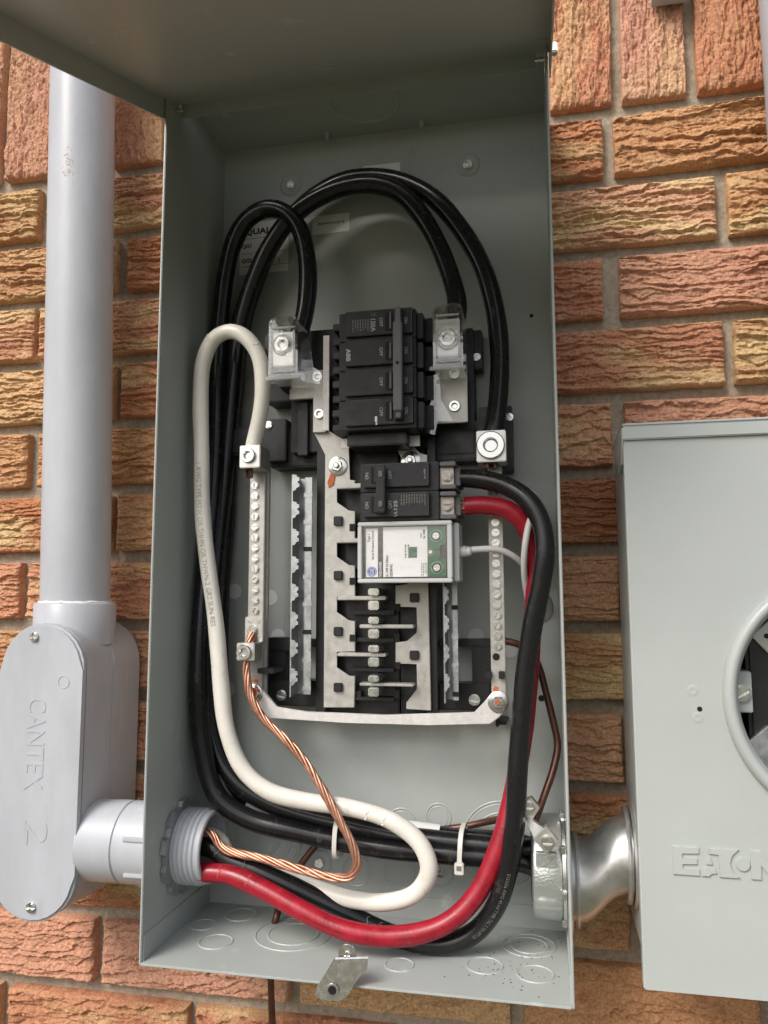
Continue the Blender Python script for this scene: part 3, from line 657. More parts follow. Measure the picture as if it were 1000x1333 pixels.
# main lugs either side of the main breaker, under clear covers
def main_lug(cover, plate, bolts, sx, sy, name):
    (a, b, c, d) = cover
    m = MB(); m.rb(*plate, -0.056, -0.050, 0.0006); o = m.build('lug_plate', TIN, bus)
    for px, py in bolts:
        q = link('bolt', SOCKS, o, P(px, py, -0.056)); q.scale = (0.75, 0.75, 0.75)
    m = MB(); m.rb(a+5, b+20, c-4, d-14, -0.082, -0.0565, 0.001); blk = m.build('lug_block', ALU, bus); q = link('set_screw', SOCKS, blk, P(sx, sy, -0.082)); q.scale = (1.1, 1.1, 1.1)
    # clear cover: open-backed rounded shell
    p0, p1 = P(a, b, -0.097), P(c, d, -0.097); x0, x1, z1, z0 = p0.x, p1.x, p0.z, p1.z; t = 0.0013
    m = MB(); r = 0.008
    out = [(x0, z0), (x1, z0), (x1, z1-r)] + [(x1-r+r*math.cos(u), z1-r+r*math.sin(u)) for u in [R_(15*i) for i in range(1, 7)]] + [(x0+r-r*math.sin(u), z1-r+r*math.cos(u)) for u in [R_(15*i) for i in range(0, 6)]] + [(x0, z1-r)]
    m.prism(out, -0.097, -0.0957, 0.0003)
    for i in range(len(out)):
        (ax, az), (bx_, bz) = out[i], out[(i+1) % len(out)]
        cx, cz = (x0+x1)/2, (z0+z1)/2
        f = lambda x, z: (x + (cx-x)*0.07, z + (cz-z)*0.035)
        A, B2 = f(ax, az), f(bx_, bz)
        v = [m.bm.verts.new((ax, -0.0956, az)), m.bm.verts.new((bx_, -0.0956, bz)), m.bm.verts.new((bx_, -0.058, bz)), m.bm.verts.new((ax, -0.058, az)),
             m.bm.verts.new((A[0], -0.0956, A[1])), m.bm.verts.new((B2[0], -0.0956, B2[1])), m.bm.verts.new((B2[0], -0.058, B2[1])), m.bm.verts.new((A[0], -0.058, A[1]))]
        for fc in ((0,1,2,3), (4,7,6,5), (0,4,5,1), (3,2,6,7)): m.bm.faces.new([v[k] for k in fc])
    cv = m.build('clear_cover', CLEAR, bus, smooth=30)
    q = MB().ring(P(sx, sy, -0.0975), (0,1,0), 0.010, 0.0009, 28, 6).build('cover_port', CLEARHI, cv)
    m = MB(); m.box(x0+0.003, x1-0.003, -0.0985, -0.0971, z0+0.004, z0+0.0065, 0.0005); m.box(x0+0.003, x1-0.003, -0.0985, -0.0971, z1-0.013, z1-0.011, 0.0005); m.box(x0+0.003, x0+0.0045, -0.0985, -0.0971, z0+0.009, z1-0.015, 0.0004); m.box(x1-0.0045, x1-0.003, -0.0985, -0.0971, z0+0.009, z1-0.015, 0.0004); m.build('cover_rib', CLEARHI, cv)
    m = MB(); m.box(x0-0.0035, x1+0.003, -0.098, -0.0945, z0-0.0025, z0+0.0008, 0.0008); m.build('cover_hinge', CLEARHI, cv)
    return cv
cvl = main_lug((350,413,387,489), (377,484,426,517), ((414,491),), 368, 449, 'l')
cvr = main_lug((563,396,603,476), (567,480,609,549), ((592,487), (592,529)), 583, 441, 'r')
m = MB(); p = P(386,470,-0.075); m.pprism([(386,430), (404,445), (408,478), (418,484), (416,500), (386,494)], -0.070, -0.0690); m.build('cover_skirt', CLEAR, cvl)
m = MB(); m.pprism([(562,490), (572,484), (574,520), (590,548), (570,548), (566,566), (556,564), (553,545), (562,520)], -0.0745, -0.0735); m.build('cover_skirt', CLEAR, cvr)
m = MB(); m.rb(345, 436, 351, 470, -0.075, -0.04, 0.001); m.rb(364, 486, 378, 505, -0.06, -0.0345, 0.001); m.build('lug_cradle', BLACK, bus)
m = MB(); m.rb(408, 492, 424, 562, -0.0585, -0.0526, 0.0004); m.build('bus_riser', TIN, bus)
link('bolt', SOCKS, bus, P(416, 539, -0.0585)).scale = (0.7, 0.7, 0.7)
MB().rb(388, 524, 400, 592, -0.046, -0.0335, 0.0006).build('support_post', BLACK, bus)

# ================================================================== MAIN BREAKER
mb = thing('main_breaker', 'black four-pole 150 amp main breaker with long grey handle tie', 'circuit breaker', P(490, 480, -0.045))
YF = -0.105
tl, br_ = P(440, 406, YF), P(541, 555, YF); X0, X1, Z1, Z0 = tl.x, br_.x, tl.z, br_.z; ph = (Z1-Z0)/4
m = MB()
for k in range(4): m.box(X0, X1, -0.100, -0.0405, Z1-ph*(k+1)+0.0004, Z1-ph*k-0.0004, 0.0006)
case = m.build('case', BLACKF, mb)
for k in range(4):
    zt = Z1-ph*k; zb = zt-ph
    m = MB(); m.box(X0+0.0075, X1-0.0025, YF, -0.0998, zb+0.0035, zt-0.0008, 0.0005); f = m.build('pole_face', BLACKF, mb)
    m = MB(); m.box(X1-0.0282, X1-0.0215, YF-0.0003, YF+0.001, zb+0.0065, zt-0.0045); m.build('handle_slot', SLOT, f)
    m = MB(); m.box(X1-0.0240, X1-0.0220, YF-0.003, YF+0.001, zb+0.0075, zt-0.0055, 0.0004); m.build('handle', TIE, f)
    m = MB(); m.box(X1-0.0195, X1-0.0110, YF-0.0055, YF+0.001, zb+0.006, zt-0.003, 0.0006); m.build('handle', BLACKF, f)
    for e_ in ((X1-0.0030, X1-0.0027, zb+0.004, zt-0.002), (X1-0.0105, X1-0.0032, zt-0.0013, zt-0.0011), (X0+0.008, X0+0.040, zt-0.0013, zt-0.0011)): MB().box(e_[0], e_[1], YF-0.0002, YF+0.0003, e_[2], e_[3]).build('pale_edge_line', PALE_EDGE, f, smooth=None)
    text('print', 'OFF', f, Vector((X1-0.0325, YF, (zt+zb)/2+0.001)), *DOWN, 0.0033, INKW, width=0.0085)
    text('print', 'ON', f, Vector((X1-0.0085, YF, (zt+zb)/2+0.001)), *DOWN, 0.0030, INKW, width=0.006)
    # side steps towards the load terminals
    m = MB(); m.box(X1+0.0002, X1+0.006, -0.094, -0.0410, zb+0.001, zt-0.003, 0.0006); m.box(X1+0.0058, X1+0.013, -0.076, -0.0412, zb+0.003, zt-0.002, 0.0006); m.build('load_step', BLACKF, mb)
    for j in range(2):
        z = zt - ph*(0.28+0.5*j); m = MB(); m.box(X0-0.0105, X0-0.0001, -0.086+0.001*j, -0.046, z-0.0032, z+0.0036, 0.0008); m.build('line_finger', BLACK, mb)
m = MB(); q0 = P(421,437,-0.07); q1 = P(428,560,-0.07); m.box(q0.x, q1.x, -0.0700, -0.0680, q1.z, q0.z); m.build('line_strap', STRAP, mb)
m = MB(); m.box(X1-0.0188, X1-0.0105, YF-0.0125, YF-0.0055, Z0+ph*0.45, Z1-ph*0.62, 0.0008); ht = m.build('handle_tie', TIE, mb)
MB().cyl(Vector((X1-0.0145, YF-0.01255, (Z0+Z1)/2)), (0,-1,0), 0.0016, 0.0004, 14).build('pin_hole', SLOT, ht)
for za, zb2 in ((Z1-ph*0.62, Z1-0.003), (Z0+0.007, Z0+ph*0.45)): MB().box(X1-0.0172, X1-0.012, YF-0.0095, YF-0.005, za, zb2, 0.0006).build('tie_end', TIE, ht)
text('print', '150A', case, Vector((X1-0.040, YF, Z1-ph*0.55)), *DOWN, 0.0042, INKW, width=0.0125, off=0.01)
text('print', 'ABB', case, Vector((X0+0.0105, YF, Z1-ph*1.5)), *DOWN, 0.0043, INKW, width=0.0125, off=0.04)
lines_print('fine_print', case, 458, 417, 484, 431, YF, 8, INKG)
text('print', 'UL', case, Vector((X1-0.0395, YF, Z1-0.0052)), *STR, 0.003, INKG)
for (a, b) in (((488,542), (491,549)), ((489,550), (491,553))): MB().rb(a[0], a[1], b[0], b[1], YF-0.0002, YF).build('paint_chip', LABEL, case, smooth=None)
MB().box(X0+0.004, X1-0.012, -0.085, -0.045, Z0-0.012, Z0+0.0002, 0.001).build('lower_housing', BLACK, mb)
MB().box(X0-0.006, X0+0.012, -0.068, -0.0665, Z0-0.010, Z0-0.0005).build('line_tail', TIN, mb); MB().box(X1-0.018, X1-0.002, -0.068, -0.0665, Z0-0.011, Z0-0.0005).build('line_tail', TIN, mb)

# ================================================================== BRANCH BREAKER
bb = thing('branch_breaker', 'black two-pole 125 amp branch breaker feeding a red and a black cable', 'circuit breaker', P(520, 640, -0.053))
YB = -0.108
tl, br_ = P(467.5, 602.5, YB), P(571, 676.5, YB); X0, X1, Z1, Z0 = tl.x, br_.x, tl.z, br_.z; ph = (Z1-Z0)/2
m = MB()
for k in range(2): m.box(X0, X1, -0.1025, -0.0535, Z1-ph*(k+1)+0.0003, Z1-ph*k-0.0003, 0.0006)
bcase = m.build('case', BLACKF, bb)
for k in range(2):
    zt = Z1-ph*k; zb = zt-ph
    f = MB().box(X0+0.004, X1-0.0085, YB, -0.1023, zb+0.004, zt-0.0018, 0.0005).build('pole_face', BLACKF, bb)
    MB().box(X0+0.0115, X0+0.0165, YB-0.0003, YB+0.001, zb+0.0075, zt-0.0045).build('handle_slot', SLOT, f)
    MB().box(X0+0.0150, X0+0.0185, YB-0.004, YB+0.001, zb+0.0075, zt-0.0045, 0.0006).build('handle', BLACKF, f)
    text('print', 'ON', f, Vector((X0+0.0075, YB, (zt+zb)/2+0.001)), *UPW, 0.0032, INKW, width=0.006)
    text('print', 'OFF', f, Vector((X0+0.0295, YB, (zt+zb)/2+0.0015)), *UPW, 0.0033, INKW, width=0.0075)
    for e_ in ((X0+0.0045, X1-0.0095, zt-0.0024, zt-0.0022), (X1-0.0092, X1-0.0090, zb+0.005, zt-0.003)): MB().box(e_[0], e_[1], YB-0.0002, YB+0.0003, e_[2], e_[3]).build('pale_edge_line', PALE_EDGE, f, smooth=None)
    # terminal: grey bars above and below a clamp and its screw
    xs, zc = X1, (zt+zb)/2
    t_ = MB().box(xs+0.0003, xs+0.013, -0.097, -0.060, zb+0.005, zt-0.005, 0.0006).build('terminal', OLDSCREW, bb)
    q = link('terminal_screw', SCREW_DULL, t_, Vector((xs+0.0068, -0.097, zc))); q.scale = (1.0, 1.1, 1.0); q.rotation_euler = (0, (0.9, 0.05)[k], 0)
    m = MB(); m.box(xs+0.001, xs+0.0155, -0.104, -0.060, zt-0.0052, zt-0.0012, 0.0006); m.box(xs+0.001, xs+0.0155, -0.104, -0.060, zb+0.0012, zb+0.0052, 0.0006); m.box(xs+0.0132, xs+0.0185, -0.092, -0.060, zb+0.0054, zt-0.0054, 0.0006); m.build('terminal_guard', TIE, bb)
tie = MB().box(X0+0.0180, X0+0.0262, YB-0.009, YB-0.0042, Z0+0.007, Z1-0.004, 0.0008).build('handle_tie', BLACKF, bb)
for k in range(2):
    z = Z1-ph*(k+0.5)+0.001; MB().box(X0+0.0205, X0+0.0242, YB-0.0102, YB-0.0088, z-0.0028, z+0.0028, 0.0004).build('tie_peg', TIE, tie)
text('print', '125', bcase, Vector((X0+0.0345, YB, Z0+ph*0.52)), *UPW, 0.0033, INKW, width=0.0085, off=0.015)
lines_print('fine_print', bcase, 521, 644, 555, 659, YB, 10, INKG)
text('print', 'by ABB', bcase, Vector((X1-0.0122, YB, Z1-ph*0.45)), *UPW, 0.0020, INKW, width=0.009)
text('print', 'UL', bcase, Vector((X0+0.0345, YB, Z0+0.0065)), *UPW, 0.003, INKW)

# ================================================================== SURGE PROTECTOR
sp = thing('surge_protector', 'clear-cased surge protective device with white label and green circuit board', 'surge protector', P(525, 720, -0.053))
YS = -0.104
tl, br_ = P(465.5, 680, YS), P(589, 758, YS); X0, X1, Z1, Z0 = tl.x, br_.x, tl.z, br_.z; h = Z1-Z0
m = MB(); m.box(X0+0.0012, X1-0.0025, -0.094, -0.0535, Z0+0.0012, Z1-0.0012, 0.001); m.build('body', BLACK, sp)
m = MB(); bt = 0.0038
m.box(X0, X1, YS, -0.0935, Z1-bt, Z1, 0.0008); m.box(X0, X1, YS, -0.0935, Z0, Z0+bt, 0.0008); m.box(X0, X0+bt, YS+0.0002, -0.0935, Z0+bt, Z1-bt, 0.0006); m.box(X1-bt*1.15, X1, YS+0.0002, -0.0935, Z0+bt, Z1-bt, 0.0006)
m.build('case_rim', SPEDGE, sp)
m = MB(); m.box(X0+bt+0.0001, X1-bt*1.15-0.0001, -0.1000, -0.0988, Z0+bt+0.0001, Z1-bt-0.0001); m.build('clear_window', WINDOW, sp, smooth=None)
m = MB(); m.box(X1-0.0002, X1+0.005, -0.092, -0.060, Z0+0.001, Z1-0.001, 0.001); m.build('case_side', SPEDGE, sp)
xa = X0 + (X1-X0)*0.075; xb = X0+(X1-X0)*0.205
lw = MB().box(xa, xb, -0.0981, -0.0972, Z0+0.0055, Z1-0.0055).build('label', LABELW, sp, smooth=None)
xm = X0+(X1-X0)*0.262; xr = X0+(X1-X0)*0.735
lm = MB().box(xm, xr, -0.0981, -0.0972, Z0+0.0055, Z1-0.0045).build('label', LABELW, sp, smooth=None)
MB().box(xb+0.0004, xm-0.0004, -0.0978, -0.0972, Z0+0.004, Z1-0.004).build('label_band', BLACKF, sp, smooth=None)
YL = -0.0981
text('label_print', 'Type 1', lw, Vector(((xa*0.72+xb*0.28), YL, Z1-0.0145)), *UPW, 0.0028, INK, off=0.018)
text('label_print', 'Surge Protective Device', lw, Vector(((xa*0.40+xb*0.60), YL, Z1-0.021)), *UPW, 0.0026, INK, width=0.027, off=0.018)
MB().cyl(Vector(((xa+xb)/2, YL+0.0002, Z0+0.0105)), (0,-1,0), 0.0046, 0.0004, 28).build('round_emblem', BLUE, lw)
MB().ring(Vector(((xa+xb)/2, YL-0.0002, Z0+0.0105)), (0,1,0), 0.0038, 0.00022, 24, 5).build('emblem_ring', LABELW, lw)
text('emblem_letters', 'GE', lw, Vector(((xa+xb)/2, YL-0.0002, Z0+0.0105)), *UPW, 0.0034, LABELW)
text('band_print', 'THQLSURGE2', sp, Vector(((xb+xm)/2, -0.0978, Z0+0.0125)), *UPW, 0.0024, LABELW, width=0.014, off=0.02)
text('label_print', 'UL 1449 5th Edition', lm, Vector((xm+0.0036, YL, Z0+0.0155)), *UPW, 0.0026, INK, width=0.020, off=0.018)
text('label_print', '120/240VAC', lm, Vector((xm+0.0076, YL, Z0+0.0115)), *UPW, 0.0026, INK, width=0.012, off=0.018)
text('label_print', 'by ABB', lm, Vector((xr-0.0028, YL, Z1-0.0115)), *UPW, 0.0027, INK, off=0.02)
xw = xm+(xr-xm)*0.68
MB().box(xw-0.0038, xw+0.0036, YL-0.0003, YL+0.0003, (Z0+Z1)/2-0.0052, (Z0+Z1)/2+0.0048).build('indicator_window', PCB, lm, smooth=None)
MB().box(xw+0.0008, xw+0.0034, YL-0.0008, YL-0.0002, (Z0+Z1)/2-0.004, (Z0+Z1)/2-0.0002).build('indicator', INKG, lm, smooth=None)
lines_print('fine_print', lm, 526, 709, 534, 728, YL, 2, INKG); lines_print('fine_print', lm, 548, 733, 557, 751, YL, 4, INKG)
MB().box(xr-0.0062, xr-0.0055, YL-0.0002, YL+0.0002, Z1-0.0150, Z1-0.0110).build('print_dash', INK, lm, smooth=None)
xg0 = xr+0.0005; xg1 = X1-0.0065; zc = (Z0+Z1)/2
pc = MB().prism([(xg0, Z0+0.0055), (xg1, Z0+0.0055), (xg1, zc-0.007), (xg1-0.0005, zc-0.006), (xg1-0.0055, zc-0.006), (xg1-0.0055, zc+0.006), (xg1-0.0005, zc+0.006), (xg1, zc+0.007), (xg1, Z1-0.0055), (xg0, Z1-0.0055)], -0.0975, -0.0962).build('circuit_board', PCB, sp, smooth=None)
for dx, z, r in ((0.0075, Z1-0.0135, 0.0058), (0.0022, zc, 0.0036), (0.0080, Z0+0.0135, 0.0058)):
    MB().lathe([(r, 0), (r, 0.0004), (r*0.82, 0.0004), (r*0.80, 0)], (xg0+dx, -0.0975, z), seg=28).build('pad_ring', PCBG, pc)
    q = link('screw', SCREW_PH, pc, (xg0+dx, -0.0976, z)); s = r/0.0048*0.55; q.scale = (s, s, s)
m = MB(); o = Vector((X1+0.004, -0.080, zc+0.001)); m.lathe([(0.0052, 0), (0.0052, 0.006), (0.0045, 0.0065), (0.0045, 0.010), (0.003, 0.0115)], o, (1,0,0), 20); m.build('strain_relief', INSW2, sp)

# ================================================================== CABLES
def ctrl(points, r):
    out = []
    for p in points:
        if len(p) == 4: out.append(Vector(p[1:])); continue
        px, py, Y = p
        for _ in range(80):
            v = P(px, py, Y)
            if (v.x < r+0.0015 and px < 500) or v.z < r+0.001: Y -= 0.002
            else: break
        out.append(v)
    return out
def cable(name, label, cat, points, r, material, group=None, seg=18):
    path = smooth_path(ctrl(points, r)); m = MB(); ks = sum(map(ord, label)); rad = [r*(1 + 0.022*math.sin(i*0.21+ks) + 0.016*math.sin(i*0.53+ks*1.7)) for i in range(len(path))]
    path = [p + Vector((math.sin(i*0.17+ks), math.sin(i*0.13+ks*2), math.sin(i*0.19+ks*3)))*0.0005 for i, p in enumerate(path)]
    m.tube(path, rad, seg); o = m.build(name, material, smooth=60); tag(o, label, cat, group); return o, path
def along(path, s):
    acc = 0
    for a, b in zip(path, path[1:]):
        l = (b-a).length
        if acc+l >= s: return a + (b-a)*((s-acc)/l), (b-a).normalized()
        acc += l
    return path[-1], (path[-1]-path[-2]).normalized()
def wire_print(body, o, path, s0, height, material, r, side, flip=False, shift=0.0):
    v, f = text_geo(body); y0 = min(q[1] for q in v); y1 = max(q[1] for q in v); k = height/(y1-y0); m = MB(); vs = []
    for q in v:
        c, t = along(path, s0 + q[0]*k*0.95); n = Vector(side); n = (n - t*n.dot(t)).normalized(); b = n.cross(t)
        th = ((q[1]-(y0+y1)/2)*k)/r + shift
        vs.append(m.bm.verts.new(c + (n*math.cos(th) + b*math.sin(th))*(r*1.04+0.00012)))
    for q in f:
        try: m.bm.faces.new([vs[i] for i in q])
        except ValueError: pass
    return m.build('cable_print', material, o, smooth=None)

RB = 0.0096
c1, pa1 = cable('service_cable', 'black service cable looping tightly down from the left clear-covered lug', 'cable',
    [(380,452,-0.068), (391,432,-0.062), (399,395,-0.055), (400,345,-0.052), (391,300,-0.050), (372,277,-0.048), (348,272,-0.045), (323,285,-0.042), (304,315,-0.040), (293,360,-0.038), (287,420,-0.036), (283,500,-0.036), (279,600,-0.040), (272,700,-0.048), (263,800,-0.055), (258,880,-0.060), (262,960,-0.062), (283,1035,-0.062), (325,1066,-0.060), (390,1084,-0.058), (450,1096,-0.056), (520,1106,-0.054), (600,1114,-0.052), (680,1121,-0.050), ('w', 0.352, -0.050, 0.071), ('w', 0.385, -0.050, 0.066)], RB, INSB)
c2, pa2 = cable('service_cable', 'black service cable arching over from the right clear-covered lug', 'cable',
    [(592,425,-0.066), (595,400,-0.060), (588,365,-0.052), (572,320,-0.046), (549,280,-0.042), (520,252,-0.040), (488,241,-0.040), (450,243,-0.042), (412,258,-0.044), (380,283,-0.044), (352,320,-0.040), (330,365,-0.036), (313,420,-0.032), (304,500,-0.028), (294,600,-0.026), (283,720,-0.030), (273,820,-0.036), (270,900,-0.042), (282,975,-0.044), (308,1016,-0.046), (346,1042,-0.046), (398,1062,-0.046), (450,1075,-0.046), (510,1087,-0.046), (600,1097,-0.046), (680,1106,-0.046), ('w', 0.352, -0.046, 0.088), ('w', 0.385, -0.046, 0.084)], RB, INSB)
c3, pa3 = cable('service_cable', 'black service cable sweeping the widest arch down to the right neutral lug', 'cable',
    [(640,570,-0.072), (645,550,-0.070), (650,510,-0.062), (651,460,-0.054), (643,400,-0.048), (625,340,-0.042), (595,290,-0.036), (560,255,-0.032), (520,236,-0.028), (480,230,-0.026), (440,238,-0.024), (402,262,-0.022), (370,295,-0.020), (345,335,-0.018), (325,390,-0.016), (312,450,-0.014), (302,560,-0.012), (294,680,-0.014), (287,800,-0.020), (286,900,-0.024), (292,980,-0.026), (312,1028,-0.028), (345,1052,-0.028), (404,1071,-0.028), (470,1078,-0.028), (530,1083,-0.028), (600,1091,-0.028), (680,1100,-0.032), ('w', 0.352, -0.034, 0.076), ('w', 0.385, -0.034, 0.070)], RB, INSB)
# white phase tape on the neutral
def sub(path, pxa, pxb, z_lo=0.05, zmax=0.2):
    xa, xb = pxa, pxb; return [p for p in path if xa <= p.x <= xb and p.z < zmax]
tp = sub(pa3, P(322,1045,-0.028).x, P(574,1085,-0.028).x, zmax=0.16)
MB().tube(tp, RB+0.0006, 18).build('white_tape', TAPE, c3, smooth=60)
# load side
RC = 0.0088; RW = 0.0079
cw, paw = cable('neutral_cable', 'thick white neutral cable looping from the left neutral lug', 'cable',
    [(326,596,-0.073), (331,575,-0.074), (338,545,-0.078), (342,505,-0.082), (337,465,-0.084), (320,439,-0.085), (300,431,-0.085), (280,440,-0.084), (266,468,-0.083), (261,520,-0.082), (262,590,-0.082), (264,660,-0.082), (270,730,-0.084), (280,810,-0.086), (288,890,-0.088), (296,950,-0.088), (316,1000,-0.086), (350,1030,-0.084), (400,1044,-0.082), (455,1052,-0.082), (510,1068,-0.084), (547,1098,-0.086), (558,1133,-0.086), (541,1163,-0.084), (505,1175,-0.078), (455,1170,-0.070), (400,1153,-0.062), (350,1134,-0.058), (300,1117,-0.056), ('w', 0.03, -0.054, 0.083), ('w', -0.06, -0.056, 0.083)], RW, INSW)
cr_, par = cable('load_cable', 'thick red load cable curving from the branch breaker to the conduit', 'cable',
    [(606,659,-0.083), (630,658,-0.083), (660,664,-0.082), (682,682,-0.078), (693,715,-0.070), (696,760,-0.064), (693,830,-0.060), (686,910,-0.060), (677,980,-0.064), (665,1050,-0.070), (648,1110,-0.076), (622,1162,-0.082), (585,1199,-0.088), (540,1217,-0.092), (490,1219,-0.095), (440,1207,-0.096), (395,1186,-0.094), (345,1160,-0.090), (300,1140,-0.086), ('w', 0.034, -0.086, 0.060), ('w', -0.06, -0.080, 0.060)], RC, INSR)
cb, pab = cable('load_cable', 'thick black load cable bulging out from the branch breaker to the conduit', 'cable',
    [(600,622,-0.083), (622,623,-0.084), (655,631,-0.088), (685,650,-0.094), (704,680,-0.098), (710,715,-0.100), (705,760,-0.098), (694,810,-0.094), (684,870,-0.092), (678,940,-0.092), (674,1010,-0.092), (671,1070,-0.090), (662,1130,-0.086), (645,1180,-0.080), (618,1213,-0.074), (583,1228,-0.070), (540,1226,-0.068), (490,1209,-0.068), (440,1184,-0.070), (390,1158,-0.072), (340,1135,-0.074), (295,1118,-0.074), ('w', 0.034, -0.074, 0.078), ('w', -0.06, -0.072, 0.080)], RC, INSB)
# copper showing at the breaker ends
for o, path, c in ((cr_, par, COPPER), (cb, pab, COPPER)):
    m = MB(); e0 = path[0]; d0 = (path[0]-path[1]).normalized()
    for k in range(12):
        a = 2*math.pi*k/12; off = Vector((0, math.cos(a), math.sin(a)))*(0.0050 if k % 2 else 0.0028)
        m.tube([e0 + off - d0*0.002, e0 + off + d0*0.007, e0 + off*0.8 + d0*0.016], 0.0014, 8)
    m.build('cable_strands', c, o)
wire_print('1 AWG TYPE MTW OR THHN OR THWN-2 GR2 SUN-RES', cw, paw, 0.300, 0.0048, mat('faded_ink', (0.36, 0.34, 0.30), 0.6), RW, (0.05, -1, 0))
wire_print('E123356 AWG 45 mil TYPE 75C 7 TH (PTLS)', cb, pab, 0.40, 0.0036, INKG, RC, (0.1, -1, 0))
wire_print('AWG 3 TYPE THWN-2', cr_, par, 0.44, 0.0034, mat('red_ink', (0.2, 0.01, 0.012), 0.5), RC, (-0.2, -1, 0))
# nicks in the insulation
def nicks(o, path, ss, r, col, ang=0.0):
    for s in ss:
        c, t = along(path, s); n = Vector((0.2, -1, 0.3)); n = (n - t*n.dot(t)).normalized(); b = t.cross(n); pts = []
        for k in range(7):
            th = ang + (k-3)*0.22; pts.append(c + (n*math.cos(th)+b*math.sin(th))*(r+0.0001) + t*(0.0012*math.sin(k*1.7)))
        MB().tube(pts, 0.00045, 6).build('nick', col, o)
nicks(cw, paw, (0.115, 0.17, 0.735, 0.752), RW, LABELW, 0.4)
nicks(cr_, par, (0.63, 0.66, 0.70, 0.715), RC, mat('red_scuff', (0.5, 0.10, 0.11), 0.4), 0.2)
nicks(cb, pab, (0.56, 0.575, 0.70, 0.73, 0.76), RC, mat('black_scuff', (0.12, 0.12, 0.12), 0.4), 0.2)

# bare stranded ground conductor: strands twisted round one core
gp = smooth_path(ctrl([(329,824,-0.0665), (325,836,-0.071), (321,855,-0.075), (321,880,-0.078), (327,908,-0.080), (343,935,-0.082), (372,963,-0.086), (398,993,-0.090), (420,1028,-0.094), (442,1068,-0.097), (460,1103,-0.099), (465,1126,-0.099), (455,1141,-0.097), (433,1142,-0.094), (395,1133,-0.090), (340,1117,-0.086), (290,1104,-0.082), ('w', 0.034, -0.078, 0.094), ('w', -0.06, -0.07, 0.096)], 0.005), 0.0025)
m = MB(); fr = frames(gp); acc = 0; offs = [[] for _ in range(7)]
for i, c in enumerate(gp):
    if i: acc += (gp[i]-gp[i-1]).length
    t, u, w = fr[i]
    for k in range(7):
        a = acc/0.082*2*math.pi + 2*math.pi*k/6 + 0.25*math.sin(acc*31+k*1.3); rad = 0 if k == 6 else 0.0027 + 0.0003*math.sin(acc*47+k*2.1)
        offs[k].append(c + (u*math.cos(a)+w*math.sin(a))*rad)
gw = None
for k in range(7):
    m.tube(offs[k], 0.00148, 8)
gw = m.build('ground_conductor', COPPER, smooth=70); tag(gw, 'bare stranded copper ground conductor hanging from a square lug', 'ground wire')
# solid tarnished copper jumpers
bw, _ = cable('bonding_wire', 'tarnished solid copper wire bowing from the right neutral bar to the bushing', 'wire',
    [(646,833,-0.052), (668,836,-0.050), (688,846,-0.046), (701,866,-0.042), (711,900,-0.042), (722,945,-0.044), (726,970,-0.046), (720,1000,-0.052), (708,1035,-0.062), (699,1062,-0.074), (693,1078,-0.082)], 0.0034, COPPERD, seg=12)
gr, _ = cable('earth_wire', 'tarnished solid copper wire running low behind the cables and out underneath', 'wire',
    [(690,1056,-0.070), (670,1064,-0.045), (640,1069,-0.018), (605,1076,-0.010), (560,1080,-0.008), (500,1080,-0.008), (455,1080,-0.008), (428,1086,-0.010), (410,1102,-0.014), (392,1125,-0.018), (376,1150,-0.022), (366,1172,-0.025), (360,1195,-0.028), ('w', 0.079, -0.030, -0.02), ('w', 0.0795, -0.028, -0.06), ('w', 0.083, -0.026, -0.13), ('w', 0.088, -0.026, -0.30), ('w', 0.09, -0.026, -1.399)], 0.0034, COPPERD, seg=12)
# surge protector pigtail
pg, _ = cable('pigtail_wire', 'thin white wire curling away from the surge protector', 'wire',
    [(600,717,-0.080), (625,714,-0.078), (650,715,-0.074), (672,726,-0.066), (690,745,-0.052), (706,768,-0.040), (717,788,-0.032), (714,803,-0.030), (703,808,-0.032), (692,796,-0.044), (685,770,-0.060), (682,735,-0.080), (685,705,-0.088), (691,678,-0.088), (700,662,-0.084), (690,640,-0.060), (660,634,-0.050), (650,640,-0.050)], 0.0030, INSW2, seg=12)
# zip ties
def zip_tie(px, tilt, label, head):
    c = P(px, 1105 if px > 500 else 1085, -0.046); hz = 0.0205; hy = 0.024
    o = thing('cable_tie', label, 'cable tie', c)
    m = MB(); pts = []; n = 36; w = 0.0021
    rings = []
    for i in range(n):
        a = 2*math.pi*i/n; ca, sa = math.cos(a), math.sin(a); e = 0.7
        y = math.copysign(abs(ca)**e, ca)*hy; z = math.copysign(abs(sa)**e, sa)*hz
        sk = tilt*z
        rings.append([m.bm.verts.new(c + Vector((dx+sk, y*f, z*f))) for dx, f in ((-w, 1), (w, 1), (w, 1.05), (-w, 1.05))])
    for i in range(n):
        A, B2 = rings[i], rings[(i+1) % n]
        for k in range(4): m.bm.faces.new((A[k], A[(k+1) % 4], B2[(k+1) % 4], B2[k]))
    m.build('strap', NYLON, o)
    if head:
        m = MB(); z = c.z-0.009; m.box(c.x-0.0042, c.x+0.0042, c.y-hy-0.0062, c.y-hy-0.0005, z-0.005, z+0.005, 0.0008); hd = m.build('head', NYLON, o)
        m = MB(); m.box(c.x-0.0022, c.x+0.0022, c.y-hy-0.0066, c.y-hy-0.006, z-0.001, z+0.003); m.build('pawl', INKG, hd)
zip_tie(602, 0.05, 'white nylon cable tie with its square head facing out', True)
zip_tie(444, 0.05, 'white nylon cable tie strapped behind the bare copper conductor', False)

